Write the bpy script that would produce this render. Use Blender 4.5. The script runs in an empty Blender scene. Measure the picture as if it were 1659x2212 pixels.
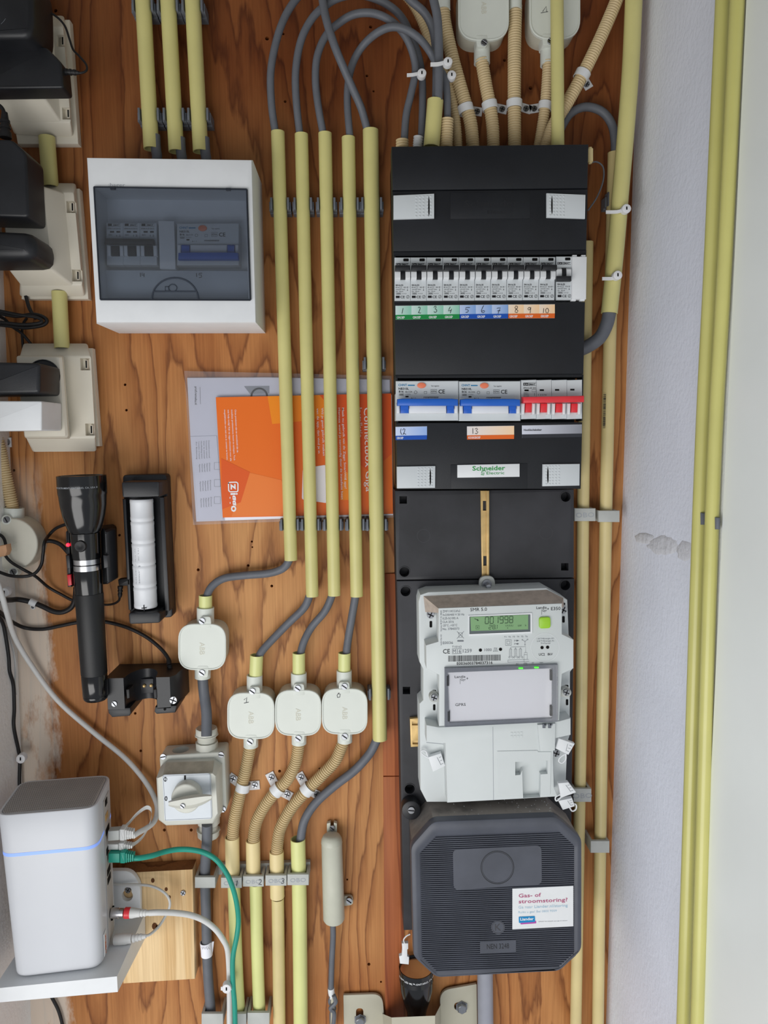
import bpy, bmesh, math, random
from mathutils import Vector, Matrix
random.seed(7)
C = bpy.context.scene.collection
SC = bpy.context.scene

# ------------------------------------------------------------------ camera
F = 1600.0; CX, CY = 829.5, 1106.0; DIST = 0.925
D_ = Vector(((770-CX)/F, (940-CY)/F, 1)).normalized()      # the wall's normal, seen from the camera
_a = (1000-CX)/F
V_ = Vector((_a, -(D_.x*_a+D_.z)/D_.y, 1)).normalized()    # straight down, seen from the camera
X_ = V_.cross(D_)
cam = bpy.data.objects.new('camera', bpy.data.cameras.new('camera'))
C.objects.link(cam)
R3 = Matrix(((X_.x, -X_.y, -X_.z), (D_.x, -D_.y, -D_.z), (-V_.x, V_.y, V_.z)))
cam.matrix_world = Matrix.Translation((0, -DIST, 0)) @ R3.to_4x4()
cam.data.sensor_fit = 'AUTO'; cam.data.sensor_width = 36.0
cam.data.lens = F/2212*36.0
cam.data.clip_start = 0.01
SC.camera = cam

# ------------------------------------------------------------------ light
wd = bpy.data.worlds.new('world'); SC.world = wd; wd.use_nodes = True
wd.node_tree.nodes['Background'].inputs[0].default_value = (0.86, 0.92, 1.0, 1)
wd.node_tree.nodes['Background'].inputs[1].default_value = 0.50
def area(name, loc, target, sx, sy, power, col):
    l = bpy.data.lights.new(name, 'AREA'); l.shape = 'RECTANGLE'; l.size = sx; l.size_y = sy
    l.energy = power; l.color = col
    o = bpy.data.objects.new(name, l); C.objects.link(o); o.location = loc
    o.rotation_euler = (Vector(target)-Vector(loc)).to_track_quat('-Z', 'Y').to_euler()
    return o
area('daylight_window', (-0.72, -1.65, -0.95), (0.05, 0, -0.15), 1.8, 1.1, 28, (1.0, 0.985, 0.96))
SC.view_settings.view_transform = 'Standard'; SC.view_settings.look = 'None'
SC.view_settings.gamma = 1.0; SC.view_settings.use_curve_mapping = False
SC.view_settings.exposure = -0.12

# ------------------------------------------------------------------ pixel <-> place
def W(px, py, h):
    r = Vector(((px-CX)/F, (py-CY)/F, 1))
    t = (DIST-h)/r.dot(D_)
    return Vector((t*r.dot(X_), -h, -t*r.dot(V_)))
def PX(px, py, h):                     # metres per pixel there
    r = Vector(((px-CX)/F, (py-CY)/F, 1))
    return (DIST-h)/r.dot(D_)/F
def Q(pts, h):                         # pixels -> (x, z) on the plane h in front of the wall
    return [(w.x, w.z) for w in (W(x, y, h) for x, y in pts)]
def rnd(pts, r, n=4):                  # round the corners of a polygon
    out = []; N = len(pts)
    rs = r if isinstance(r, (list, tuple)) else [r]*N
    for i in range(N):
        p = Vector(pts[i]); a = Vector(pts[i-1]); b = Vector(pts[(i+1) % N]); ri = rs[i]
        if ri <= 0: out.append(tuple(p)); continue
        da = (a-p); db = (b-p); la, lb = da.length, db.length
        ri = min(ri, la*0.49, lb*0.49)
        s = p+da/la*ri; e = p+db/lb*ri
        for k in range(n+1):
            t = k/n
            out.append(tuple((1-t)**2*s+2*t*(1-t)*p+t*t*e))
    return out
def rect(x0, y0, x1, y1): return [(x0, y0), (x1, y0), (x1, y1), (x0, y1)]
def circ(cx, cy, r, n=24, ry=None, a0=0.0):
    ry = r if ry is None else ry
    return [(cx+r*math.cos(a0+2*math.pi*i/n), cy+ry*math.sin(a0+2*math.pi*i/n)) for i in range(n)]
def inset(poly, d):                    # move each edge of a 2D polygon inwards by d
    N = len(poly); A = sum(poly[i][0]*poly[(i+1) % N][1]-poly[(i+1) % N][0]*poly[i][1] for i in range(N))
    s = 1 if A > 0 else -1
    P = [Vector(p) for p in poly]; out = []
    for i in range(N):
        e1 = (P[i]-P[i-1]); e2 = (P[(i+1) % N]-P[i])
        if e1.length < 1e-9: e1 = e2.copy()
        if e2.length < 1e-9: e2 = e1.copy()
        e1.normalize(); e2.normalize()
        n1 = Vector((-e1.y, e1.x))*s; n2 = Vector((-e2.y, e2.x))*s
        m = n1+n2; k = m.length
        if k < 1e-6: out.append(tuple(P[i]+n1*d)); continue
        m /= k; c = max(0.35, m.dot(n1))
        out.append(tuple(P[i]+m*d/c))
    return out
def spline(pts, n=8):                  # Catmull-Rom through the points
    P = [Vector(p) for p in pts]
    if len(P) == 2:
        return [P[0].lerp(P[1], i/n) for i in range(n+1)]
    P = [2*P[0]-P[1]]+P+[2*P[-1]-P[-2]]; out = []
    for i in range(1, len(P)-2):
        a, b, c, d = P[i-1:i+3]
        for k in range(n):
            t = k/n
            out.append(0.5*((2*b)+(c-a)*t+(2*a-5*b+4*c-d)*t*t+(3*b-a-3*c+d)*t**3))
    out.append(P[-2]); return out
def resample(P, step):
    L = [0.0]
    for i in range(1, len(P)): L.append(L[-1]+(P[i]-P[i-1]).length)
    n = max(2, int(L[-1]/step)); out = []; j = 0
    for k in range(n+1):
        s = L[-1]*k/n
        while j < len(L)-2 and L[j+1] < s: j += 1
        d = L[j+1]-L[j]; t = (s-L[j])/d if d > 0 else 0
        out.append(P[j].lerp(P[j+1], t))
    return out, L[-1]
def frames(P):                         # parallel transport frames along a path
    T = []
    for i in range(len(P)):
        t = P[min(i+1, len(P)-1)]-P[max(i-1, 0)]
        T.append(t.normalized() if t.length > 0 else Vector((0, 0, 1)))
    u = T[0].cross(Vector((0, 1, 0)))
    if u.length < 0.1: u = T[0].cross(Vector((1, 0, 0)))
    u.normalize(); out = []
    for t in T:
        u = (u-t*u.dot(t)).normalized(); out.append((t, u, t.cross(u)))
    return out

_TX = {}
def text_geo(s, bold):
    k = (s, bold)
    if k not in _TX:
        cu = bpy.data.curves.new('t', 'FONT'); cu.body = s; cu.size = 1; cu.resolution_u = 2; cu.offset = bold
        ob = bpy.data.objects.new('t', cu); C.objects.link(ob)
        bpy.context.view_layer.update()
        me = bpy.data.meshes.new_from_object(ob.evaluated_get(bpy.context.evaluated_depsgraph_get()))
        _TX[k] = ([tuple(v.co) for v in me.vertices], [tuple(p.vertices) for p in me.polygons])
        bpy.data.meshes.remove(me); bpy.data.objects.remove(ob); bpy.data.curves.remove(cu)
    return _TX[k]

class MB:
    def __init__(s): s.v = []; s.f = []; s.flat = set()
    def add(s, vs, fs):
        o = len(s.v); s.v += [Vector(v) for v in vs]; s.f += [tuple(i+o for i in f) for f in fs]; return s
    def loft(s, rings, c0=True, c1=True, closed=True):
        n = len(rings[0]); vs = [v for r in rings for v in r]; fs = []
        for i in range(len(rings)-1):
            for j in range(n if closed else n-1):
                k = (j+1) % n
                fs.append((i*n+j, i*n+k, (i+1)*n+k, (i+1)*n+j))
        if c0: s.flat.add(len(s.f)+len(fs)); fs.append(tuple(range(n))[::-1])
        if c1: s.flat.add(len(s.f)+len(fs)); fs.append(tuple((len(rings)-1)*n+j for j in range(n)))
        return s.add(vs, fs)
    def prism(s, poly, h0, h1, bev=0.0, seg=2, back=True):
        R = [[(x, -h0, z) for x, z in poly]]
        if bev > 0:
            sg = 1 if h1 > h0 else -1
            for k in range(seg+1):
                a = math.pi/2*k/seg
                pl = inset(poly, bev*(1-math.cos(a)))
                R.append([(x, -(h1-sg*bev+sg*bev*math.sin(a)), z) for x, z in pl])
        else:
            R.append([(x, -h1, z) for x, z in poly])
        return s.loft(R, back, True)
    def qp(s, px, h0, h1, bev=0.0, seg=2, r=0, n=4):      # prism whose front outline is given in pixels at h1
        if r: bev = min(bev, .8*r*PX(px[0][0], px[0][1], h1))
        return s.prism(Q(rnd(px, r, n) if r else px, h1), h0, h1, bev, seg)
    def frus(s, pa, ha, pb, hb, extra=None, bev=0):       # loft between two pixel outlines
        R = [[W(x, y, ha) for x, y in pa]]
        for (pc, hc) in (extra or []): R.append([W(x, y, hc) for x, y in pc])
        R.append([W(x, y, hb) for x, y in pb])
        return s.loft(R)
    def tube(s, pts, r, n=12, caps=True):
        P = [Vector(p) for p in pts]; rings = []
        for i, (t, u, w) in enumerate(frames(P)):
            rr = r(i/(len(P)-1)) if callable(r) else r
            rings.append([P[i]+(u*math.cos(2*math.pi*k/n)+w*math.sin(2*math.pi*k/n))*rr for k in range(n)])
        return s.loft(rings, caps, caps)
    def hollow(s, pts, r, wall=0.0012, n=20, deep=0.016):  # open-ended pipe
        P = [Vector(p) for p in pts]; fr = frames(P)
        ring = lambda p, f, rr: [p+(f[1]*math.cos(2*math.pi*k/n)+f[2]*math.sin(2*math.pi*k/n))*rr for k in range(n)]
        R = [ring(P[0]+fr[0][0]*deep, fr[0], r-wall), ring(P[0], fr[0], r-wall), ring(P[0], fr[0], r)]
        R += [ring(P[i], fr[i], r) for i in range(1, len(P)-1)]
        R += [ring(P[-1], fr[-1], r), ring(P[-1], fr[-1], r-wall), ring(P[-1]-fr[-1][0]*deep, fr[-1], r-wall)]
        return s.loft(R, False, False)
    def corr(s, pts, r, pitch=0.0028, n=16, dip=0.2):    # corrugated hose
        P, L = resample([Vector(p) for p in pts], pitch/4)
        rings = []; prof = (1.0, 1.0, 1-dip*.55, 1-dip)
        for i, (t, u, w) in enumerate(frames(P)):
            rr = r*prof[i % 4]
            rings.append([P[i]+(u*math.cos(2*math.pi*k/n)+w*math.sin(2*math.pi*k/n))*rr for k in range(n)])
        return s.loft(rings)
    def lathe(s, o, axis, prof, n=24, caps=True):         # prof: (distance along axis, radius)
        o = Vector(o); a = Vector(axis).normalized()
        u = a.cross(Vector((0, 1, 0)))
        if u.length < 0.1: u = a.cross(Vector((1, 0, 0)))
        u.normalize(); w = a.cross(u)
        return s.loft([[o+a*t+(u*math.cos(2*math.pi*k/n)+w*math.sin(2*math.pi*k/n))*r for k in range(n)] for t, r in prof], caps, caps)
    def line(s, px, h, w, closed=False):                  # a thin printed stroke through pixels, w in pixels
        P = [Vector(p) for p in px]
        if closed: P = P+[P[0]]
        L = []; Rr = []
        for i in range(len(P)):
            t = P[min(i+1, len(P)-1)]-P[max(i-1, 0)]
            if closed and i in (0, len(P)-1): t = P[1]-P[-2]
            if t.length < 1e-6: t = Vector((1, 0))
            t.normalize(); nn = Vector((-t.y, t.x))*w/2
            L.append(W(*(P[i]+nn), h)); Rr.append(W(*(P[i]-nn), h))
        return s.loft([L, Rr], False, False, closed=False)
    def quad(s, px, h):
        return s.add([W(x, y, h) for x, y in px], [tuple(range(len(px)))])
    def text(s, t, px, py, h, size, ang=0.0, align='L', fit=None, bold=0.0, st=1.0, shear=0.0):
        vs, fs = text_geo(t, bold)
        xs = [v[0] for v in vs]; w = max(xs)-min(xs); x0 = min(xs)
        k = size/0.70
        kx = fit/w if fit else k*st
        off = {'L': 0, 'C': -w/2, 'R': -w}[align]-x0
        a = math.radians(ang); O = W(px, py, h)
        e1 = (W(px+20*math.cos(a), py+20*math.sin(a), h)-O)/20
        e2 = (W(px+20*math.sin(a), py-20*math.cos(a), h)-O)/20
        return s.add([O+e1*((v[0]+off)*kx+shear*v[1]*k)+e2*(v[1]*k) for v in vs], fs)

def spread(s, a0, a1, bold=.01):       # letters along an arc, spaced by their own widths: (letter, angle, geometry, its middle)
    ws = []
    for ch in s:
        if ch == ' ': ws.append(.32); continue
        xs = [v[0] for v in text_geo(ch, bold)[0]]; ws.append(max(xs)-min(xs)+.11)
    T = sum(ws); p = 0; out = []
    for ch, w in zip(s, ws):
        a = a0+(a1-a0)*(p+w/2)/T; p += w
        if ch != ' ':
            vs, fs = text_geo(ch, bold); xs = [v[0] for v in vs]; out.append((a, vs, fs, (min(xs)+max(xs))/2))
    return out, T
ROOT = {}
def link(name, data, loc=None):
    o = bpy.data.objects.new(name, data); C.objects.link(o)
    if loc is not None: o.location = loc
    return o
def tag(o, label=None, cat=None, group=None, kind=None):
    if label: o['label'] = label
    if cat: o['category'] = cat
    if group: o['group'] = group
    if kind: o['kind'] = kind
    return o
def mesh(name, mb, m, loc, ang=40):
    me = bpy.data.meshes.new(name)
    me.from_pydata([v-loc for v in mb.v], [], mb.f)
    bm = bmesh.new(); bm.from_mesh(me)
    if ang >= 0: bmesh.ops.recalc_face_normals(bm, faces=bm.faces)
    bm.to_mesh(me); bm.free()
    me.materials.append(m)
    if ang > 0:
        me.polygons.foreach_set('use_smooth', [i not in mb.flat for i in range(len(me.polygons))])
        me.set_sharp_from_angle(angle=math.radians(ang))
    me.update(); return me
def thing(name, label, cat, loc, group=None):
    o = link(name, None, loc); o.empty_display_size = 0.02
    ROOT[o.name] = Vector(loc); return tag(o, label, cat, group)
def part(name, mb, m, parent, label=None, kind=None, ang=40):
    loc = ROOT[parent.name]
    o = link(name, mesh(name, mb, m, loc, ang)); o.parent = parent
    ROOT[o.name] = loc
    return tag(o, label, None, None, kind)
def one(name, mb, m, label, cat, group=None, ang=40, loc=None):      # a thing that is one mesh
    if loc is None:
        loc = sum(mb.v, Vector())/len(mb.v); loc.y = max(v.y for v in mb.v)
    loc = Vector(loc)
    o = link(name, mesh(name, mb, m, loc, ang), loc); ROOT[o.name] = loc
    return tag(o, label, cat, group)
def struct(name, mb, m, ang=30):
    o = link(name, mesh(name, mb, m, Vector((0, 0, 0)), ang)); ROOT[o.name] = Vector((0, 0, 0))
    return tag(o, kind='structure')
def cut(o, mb):                        # carve the shape mb (world coordinates) out of o
    loc = ROOT[o.name]
    c = link('cutter', mesh('cutter', mb, o.data.materials[0], loc, 0)); c.location = loc
    bpy.context.view_layer.update()
    md = o.modifiers.new('b', 'BOOLEAN'); md.operation = 'DIFFERENCE'; md.object = c; md.solver = 'EXACT'
    pw = o.parent
    bpy.context.view_layer.update()
    me = bpy.data.meshes.new_from_object(o.evaluated_get(bpy.context.evaluated_depsgraph_get()))
    o.modifiers.remove(md); old = o.data; nm = old.name; o.data = me
    bpy.data.meshes.remove(old); me.name = nm
    cm = c.data; bpy.data.objects.remove(c); bpy.data.meshes.remove(cm)
    me.set_sharp_from_angle(angle=math.radians(40))
    return o

# ------------------------------------------------------------------ materials
def lin(c):
    return tuple(((x/255)/12.92 if x/255 <= 0.04045 else ((x/255+0.055)/1.055)**2.4) for x in c)+(1,)
def nt(name):
    m = bpy.data.materials.new(name); m.use_nodes = True
    return m, m.node_tree, m.node_tree.nodes['Principled BSDF']
def noise(t, scale, detail=3, vec=None, rough=0.55):
    n = t.nodes.new('ShaderNodeTexNoise'); n.inputs['Scale'].default_value = scale
    n.inputs['Detail'].default_value = detail; n.inputs['Roughness'].default_value = rough
    if vec: t.links.new(vec, n.inputs['Vector'])
    return n
def ramp(t, fac, stops):
    r = t.nodes.new('ShaderNodeValToRGB'); e = r.color_ramp.elements
    while len(e) < len(stops): e.new(0.5)
    for i, (p, c) in enumerate(stops): e[i].position = p; e[i].color = c
    t.links.new(fac, r.inputs[0]); return r
def bump(t, b, height, strength, dist=0.001):
    n = t.nodes.new('ShaderNodeBump'); n.inputs['Strength'].default_value = strength; n.inputs['Distance'].default_value = dist
    t.links.new(height, n.inputs['Height']); t.links.new(n.outputs[0], b.inputs['Normal'])
def plastic(name, rgb, rough=0.45, spec=0.5, var=0.06, scale=45, bmp=0.0, bscale=900, metal=0.0):
    m, t, b = nt(name); c = lin(rgb)
    tc = t.nodes.new('ShaderNodeTexCoord')
    n = noise(t, scale, 4, tc.outputs['Object'])
    lo = tuple(x*(1-var) for x in c[:3])+(1,); hi = tuple(min(1, x*(1+var)) for x in c[:3])+(1,)
    r = ramp(t, n.outputs['Fac'], [(0.35, lo), (0.65, hi)])
    t.links.new(r.outputs[0], b.inputs['Base Color'])
    b.inputs['Roughness'].default_value = rough; b.inputs['Specular IOR Level'].default_value = spec
    b.inputs['Metallic'].default_value = metal
    if bmp > 0:
        n2 = noise(t, bscale, 2, tc.outputs['Object']); bump(t, b, n2.outputs['Fac'], bmp, 0.0004)
    return m
def ink(name, rgb, rough=0.6):
    m, t, b = nt(name); b.inputs['Base Color'].default_value = lin(rgb); b.inputs['Roughness'].default_value = rough
    b.inputs['Specular IOR Level'].default_value = 0.25
    return m
def glow(name, rgb, e, base=None):
    m, t, b = nt(name); b.inputs['Base Color'].default_value = lin(base or rgb)
    b.inputs['Emission Color'].default_value = lin(rgb); b.inputs['Emission Strength'].default_value = e
    return m
def clear(name, rgb, amount, rough=0.05, ior=1.5):      # smoked or clear sheet: tinted see-through plus gloss
    m, t, b = nt(name); out = t.nodes['Material Output']; t.nodes.remove(b)
    tr = t.nodes.new('ShaderNodeBsdfTransparent'); tr.inputs[0].default_value = lin(rgb)
    gl = t.nodes.new('ShaderNodeBsdfGlossy'); gl.inputs['Roughness'].default_value = rough
    df = t.nodes.new('ShaderNodeBsdfDiffuse'); df.inputs[0].default_value = lin(rgb)
    m1 = t.nodes.new('ShaderNodeMixShader'); m1.inputs[0].default_value = amount
    t.links.new(tr.outputs[0], m1.inputs[1]); t.links.new(df.outputs[0], m1.inputs[2])
    fr = t.nodes.new('ShaderNodeFresnel'); fr.inputs[0].default_value = ior
    m2 = t.nodes.new('ShaderNodeMixShader'); t.links.new(fr.outputs[0], m2.inputs[0])
    t.links.new(m1.outputs[0], m2.inputs[1]); t.links.new(gl.outputs[0], m2.inputs[2])
    t.links.new(m2.outputs[0], out.inputs[0]); return m
def wood(name, cols, gscale=26.0, stretch=0.10, rough=0.55, seed=0.0, dark_top_worn_edge=None):
    m, t, b = nt(name); tc = t.nodes.new('ShaderNodeTexCoord')
    mp = t.nodes.new('ShaderNodeMapping'); mp.inputs['Location'].default_value = (seed, seed*0.7, seed*1.3)
    mp.inputs['Scale'].default_value = (1, 1, stretch)
    t.links.new(tc.outputs['Object'], mp.inputs[0])
    big = noise(t, 5.5, 2, mp.outputs[0], 0.45)                       # slow drift that the growth rings follow
    mul = t.nodes.new('ShaderNodeMath'); mul.operation = 'MULTIPLY'; mul.inputs[1].default_value = gscale
    t.links.new(big.outputs['Fac'], mul.inputs[0])
    fin = noise(t, 70, 3, mp.outputs[0]); add = t.nodes.new('ShaderNodeMath'); add.operation = 'MULTIPLY_ADD'
    t.links.new(fin.outputs['Fac'], add.inputs[0]); add.inputs[1].default_value = 0.9; t.links.new(mul.outputs[0], add.inputs[2])
    frc = t.nodes.new('ShaderNodeMath'); frc.operation = 'FRACT'; t.links.new(add.outputs[0], frc.inputs[0])
    ring = ramp(t, frc.outputs[0], [(0.0, lin(cols[1])), (0.10, lin(cols[0])), (0.5, lin(cols[0])), (0.88, lin(cols[2])), (1.0, lin(cols[1]))])
    mp2 = t.nodes.new('ShaderNodeMapping'); mp2.inputs['Scale'].default_value = (1, 1, 0.02); t.links.new(tc.outputs['Object'], mp2.inputs[0])
    fib = noise(t, 420, 3, mp2.outputs[0])
    fr = ramp(t, fib.outputs['Fac'], [(0.3, (0.80, 0.76, 0.72, 1)), (0.7, (1.08, 1.08, 1.08, 1))])
    mx = t.nodes.new('ShaderNodeMix'); mx.data_type = 'RGBA'; mx.blend_type = 'MULTIPLY'; mx.inputs['Factor'].default_value = 0.8
    t.links.new(ring.outputs[0], mx.inputs['A']); t.links.new(fr.outputs[0], mx.inputs['B'])
    pat = noise(t, 3.2, 3, tc.outputs['Object'])
    pr = ramp(t, pat.outputs['Fac'], [(0.3, lin(cols[3])), (0.7, (1, 1, 1, 1))])
    mx2 = t.nodes.new('ShaderNodeMix'); mx2.data_type = 'RGBA'; mx2.blend_type = 'MULTIPLY'; mx2.inputs['Factor'].default_value = 1.0
    t.links.new(mx.outputs['Result'], mx2.inputs['A']); t.links.new(pr.outputs[0], mx2.inputs['B'])
    col = mx2.outputs['Result']
    if dark_top_worn_edge:                           # board turns darker and redder towards the top, broken up by noise
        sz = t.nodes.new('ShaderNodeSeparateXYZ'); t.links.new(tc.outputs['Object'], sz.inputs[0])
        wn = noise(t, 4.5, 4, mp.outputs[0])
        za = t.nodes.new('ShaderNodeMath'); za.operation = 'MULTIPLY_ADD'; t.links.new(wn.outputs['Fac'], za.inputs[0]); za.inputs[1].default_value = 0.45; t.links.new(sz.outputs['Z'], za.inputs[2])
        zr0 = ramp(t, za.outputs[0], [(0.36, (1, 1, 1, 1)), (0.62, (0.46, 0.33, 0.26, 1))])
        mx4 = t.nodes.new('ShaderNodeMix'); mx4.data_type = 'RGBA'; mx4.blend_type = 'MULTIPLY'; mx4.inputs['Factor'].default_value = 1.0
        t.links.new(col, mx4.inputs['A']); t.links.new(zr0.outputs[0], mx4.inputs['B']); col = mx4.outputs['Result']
        # white paint brushed over the board's left edge
        sx = t.nodes.new('ShaderNodeSeparateXYZ'); t.links.new(tc.outputs['Object'], sx.inputs[0])
        mr = t.nodes.new('ShaderNodeMapRange'); mr.inputs[1].default_value = -0.362; mr.inputs[2].default_value = -0.405
        t.links.new(sx.outputs['X'], mr.inputs[0])
        mp3 = t.nodes.new('ShaderNodeMapping'); mp3.inputs['Scale'].default_value = (1, 1, 0.35); t.links.new(tc.outputs['Object'], mp3.inputs[0])
        pn = noise(t, 28, 5, mp3.outputs[0], 0.7)
        am = t.nodes.new('ShaderNodeMath'); am.operation = 'MULTIPLY_ADD'; t.links.new(mr.outputs[0], am.inputs[0]); am.inputs[1].default_value = 0.55; t.links.new(pn.outputs['Fac'], am.inputs[2])
        ar = ramp(t, am.outputs[0], [(0.80, (0, 0, 0, 1)), (0.98, (0.8, 0.8, 0.8, 1))])
        zr = t.nodes.new('ShaderNodeMapRange'); zr.inputs[1].default_value = -0.02; zr.inputs[2].default_value = -0.12; t.links.new(sx.outputs['Z'], zr.inputs[0])
        zm = t.nodes.new('ShaderNodeMath'); zm.operation = 'MULTIPLY'; t.links.new(ar.outputs[0], zm.inputs[0]); t.links.new(zr.outputs[0], zm.inputs[1])
        mx3 = t.nodes.new('ShaderNodeMix'); mx3.data_type = 'RGBA'; t.links.new(zm.outputs[0], mx3.inputs['Factor'])
        t.links.new(col, mx3.inputs['A']); mx3.inputs['B'].default_value = lin((222, 212, 198)); col = mx3.outputs['Result']
    t.links.new(col, b.inputs['Base Color'])
    b.inputs['Roughness'].default_value = rough; b.inputs['Specular IOR Level'].default_value = 0.3
    bump(t, b, fib.outputs['Fac'], 0.25, 0.0005)
    return m
def plaster(name, rgb, bscale=190, bmp=0.35, rough=0.85):
    m, t, b = nt(name); tc = t.nodes.new('ShaderNodeTexCoord'); c = lin(rgb)
    n = noise(t, 9, 4, tc.outputs['Object'])
    r = ramp(t, n.outputs['Fac'], [(0.3, tuple(x*0.93 for x in c[:3])+(1,)), (0.7, c)])
    t.links.new(r.outputs[0], b.inputs['Base Color']); b.inputs['Roughness'].default_value = rough
    b.inputs['Specular IOR Level'].default_value = 0.2
    n2 = noise(t, bscale, 3, tc.outputs['Object']); bump(t, b, n2.outputs['Fac'], bmp, 0.002)
    return m
def dusted(name, rgb, dust):           # dust lies on whatever faces up
    m, t, b = nt(name); g = t.nodes.new('ShaderNodeNewGeometry'); sp = t.nodes.new('ShaderNodeSeparateXYZ'); t.links.new(g.outputs['Normal'], sp.inputs[0])
    tc = t.nodes.new('ShaderNodeTexCoord'); n = noise(t, 40, 5, tc.outputs['Object'])
    ad = t.nodes.new('ShaderNodeMath'); ad.operation = 'MULTIPLY'; t.links.new(sp.outputs['Z'], ad.inputs[0]); t.links.new(n.outputs['Fac'], ad.inputs[1])
    r = ramp(t, ad.outputs[0], [(0.12, lin(rgb)), (0.5, lin(dust))]); t.links.new(r.outputs[0], b.inputs['Base Color'])
    b.inputs['Roughness'].default_value = 0.6; return m
def grad(name, a, b2, axis='X'):       # a printed tint that runs across a label
    m, t, b = nt(name); tc = t.nodes.new('ShaderNodeTexCoord'); sp = t.nodes.new('ShaderNodeSeparateXYZ')
    t.links.new(tc.outputs['Generated'], sp.inputs[0])
    r = ramp(t, sp.outputs[axis], [(0.0, lin(a)), (1.0, lin(b2))])
    t.links.new(r.outputs[0], b.inputs['Base Color']); b.inputs['Roughness'].default_value = 0.45
    return m

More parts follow.
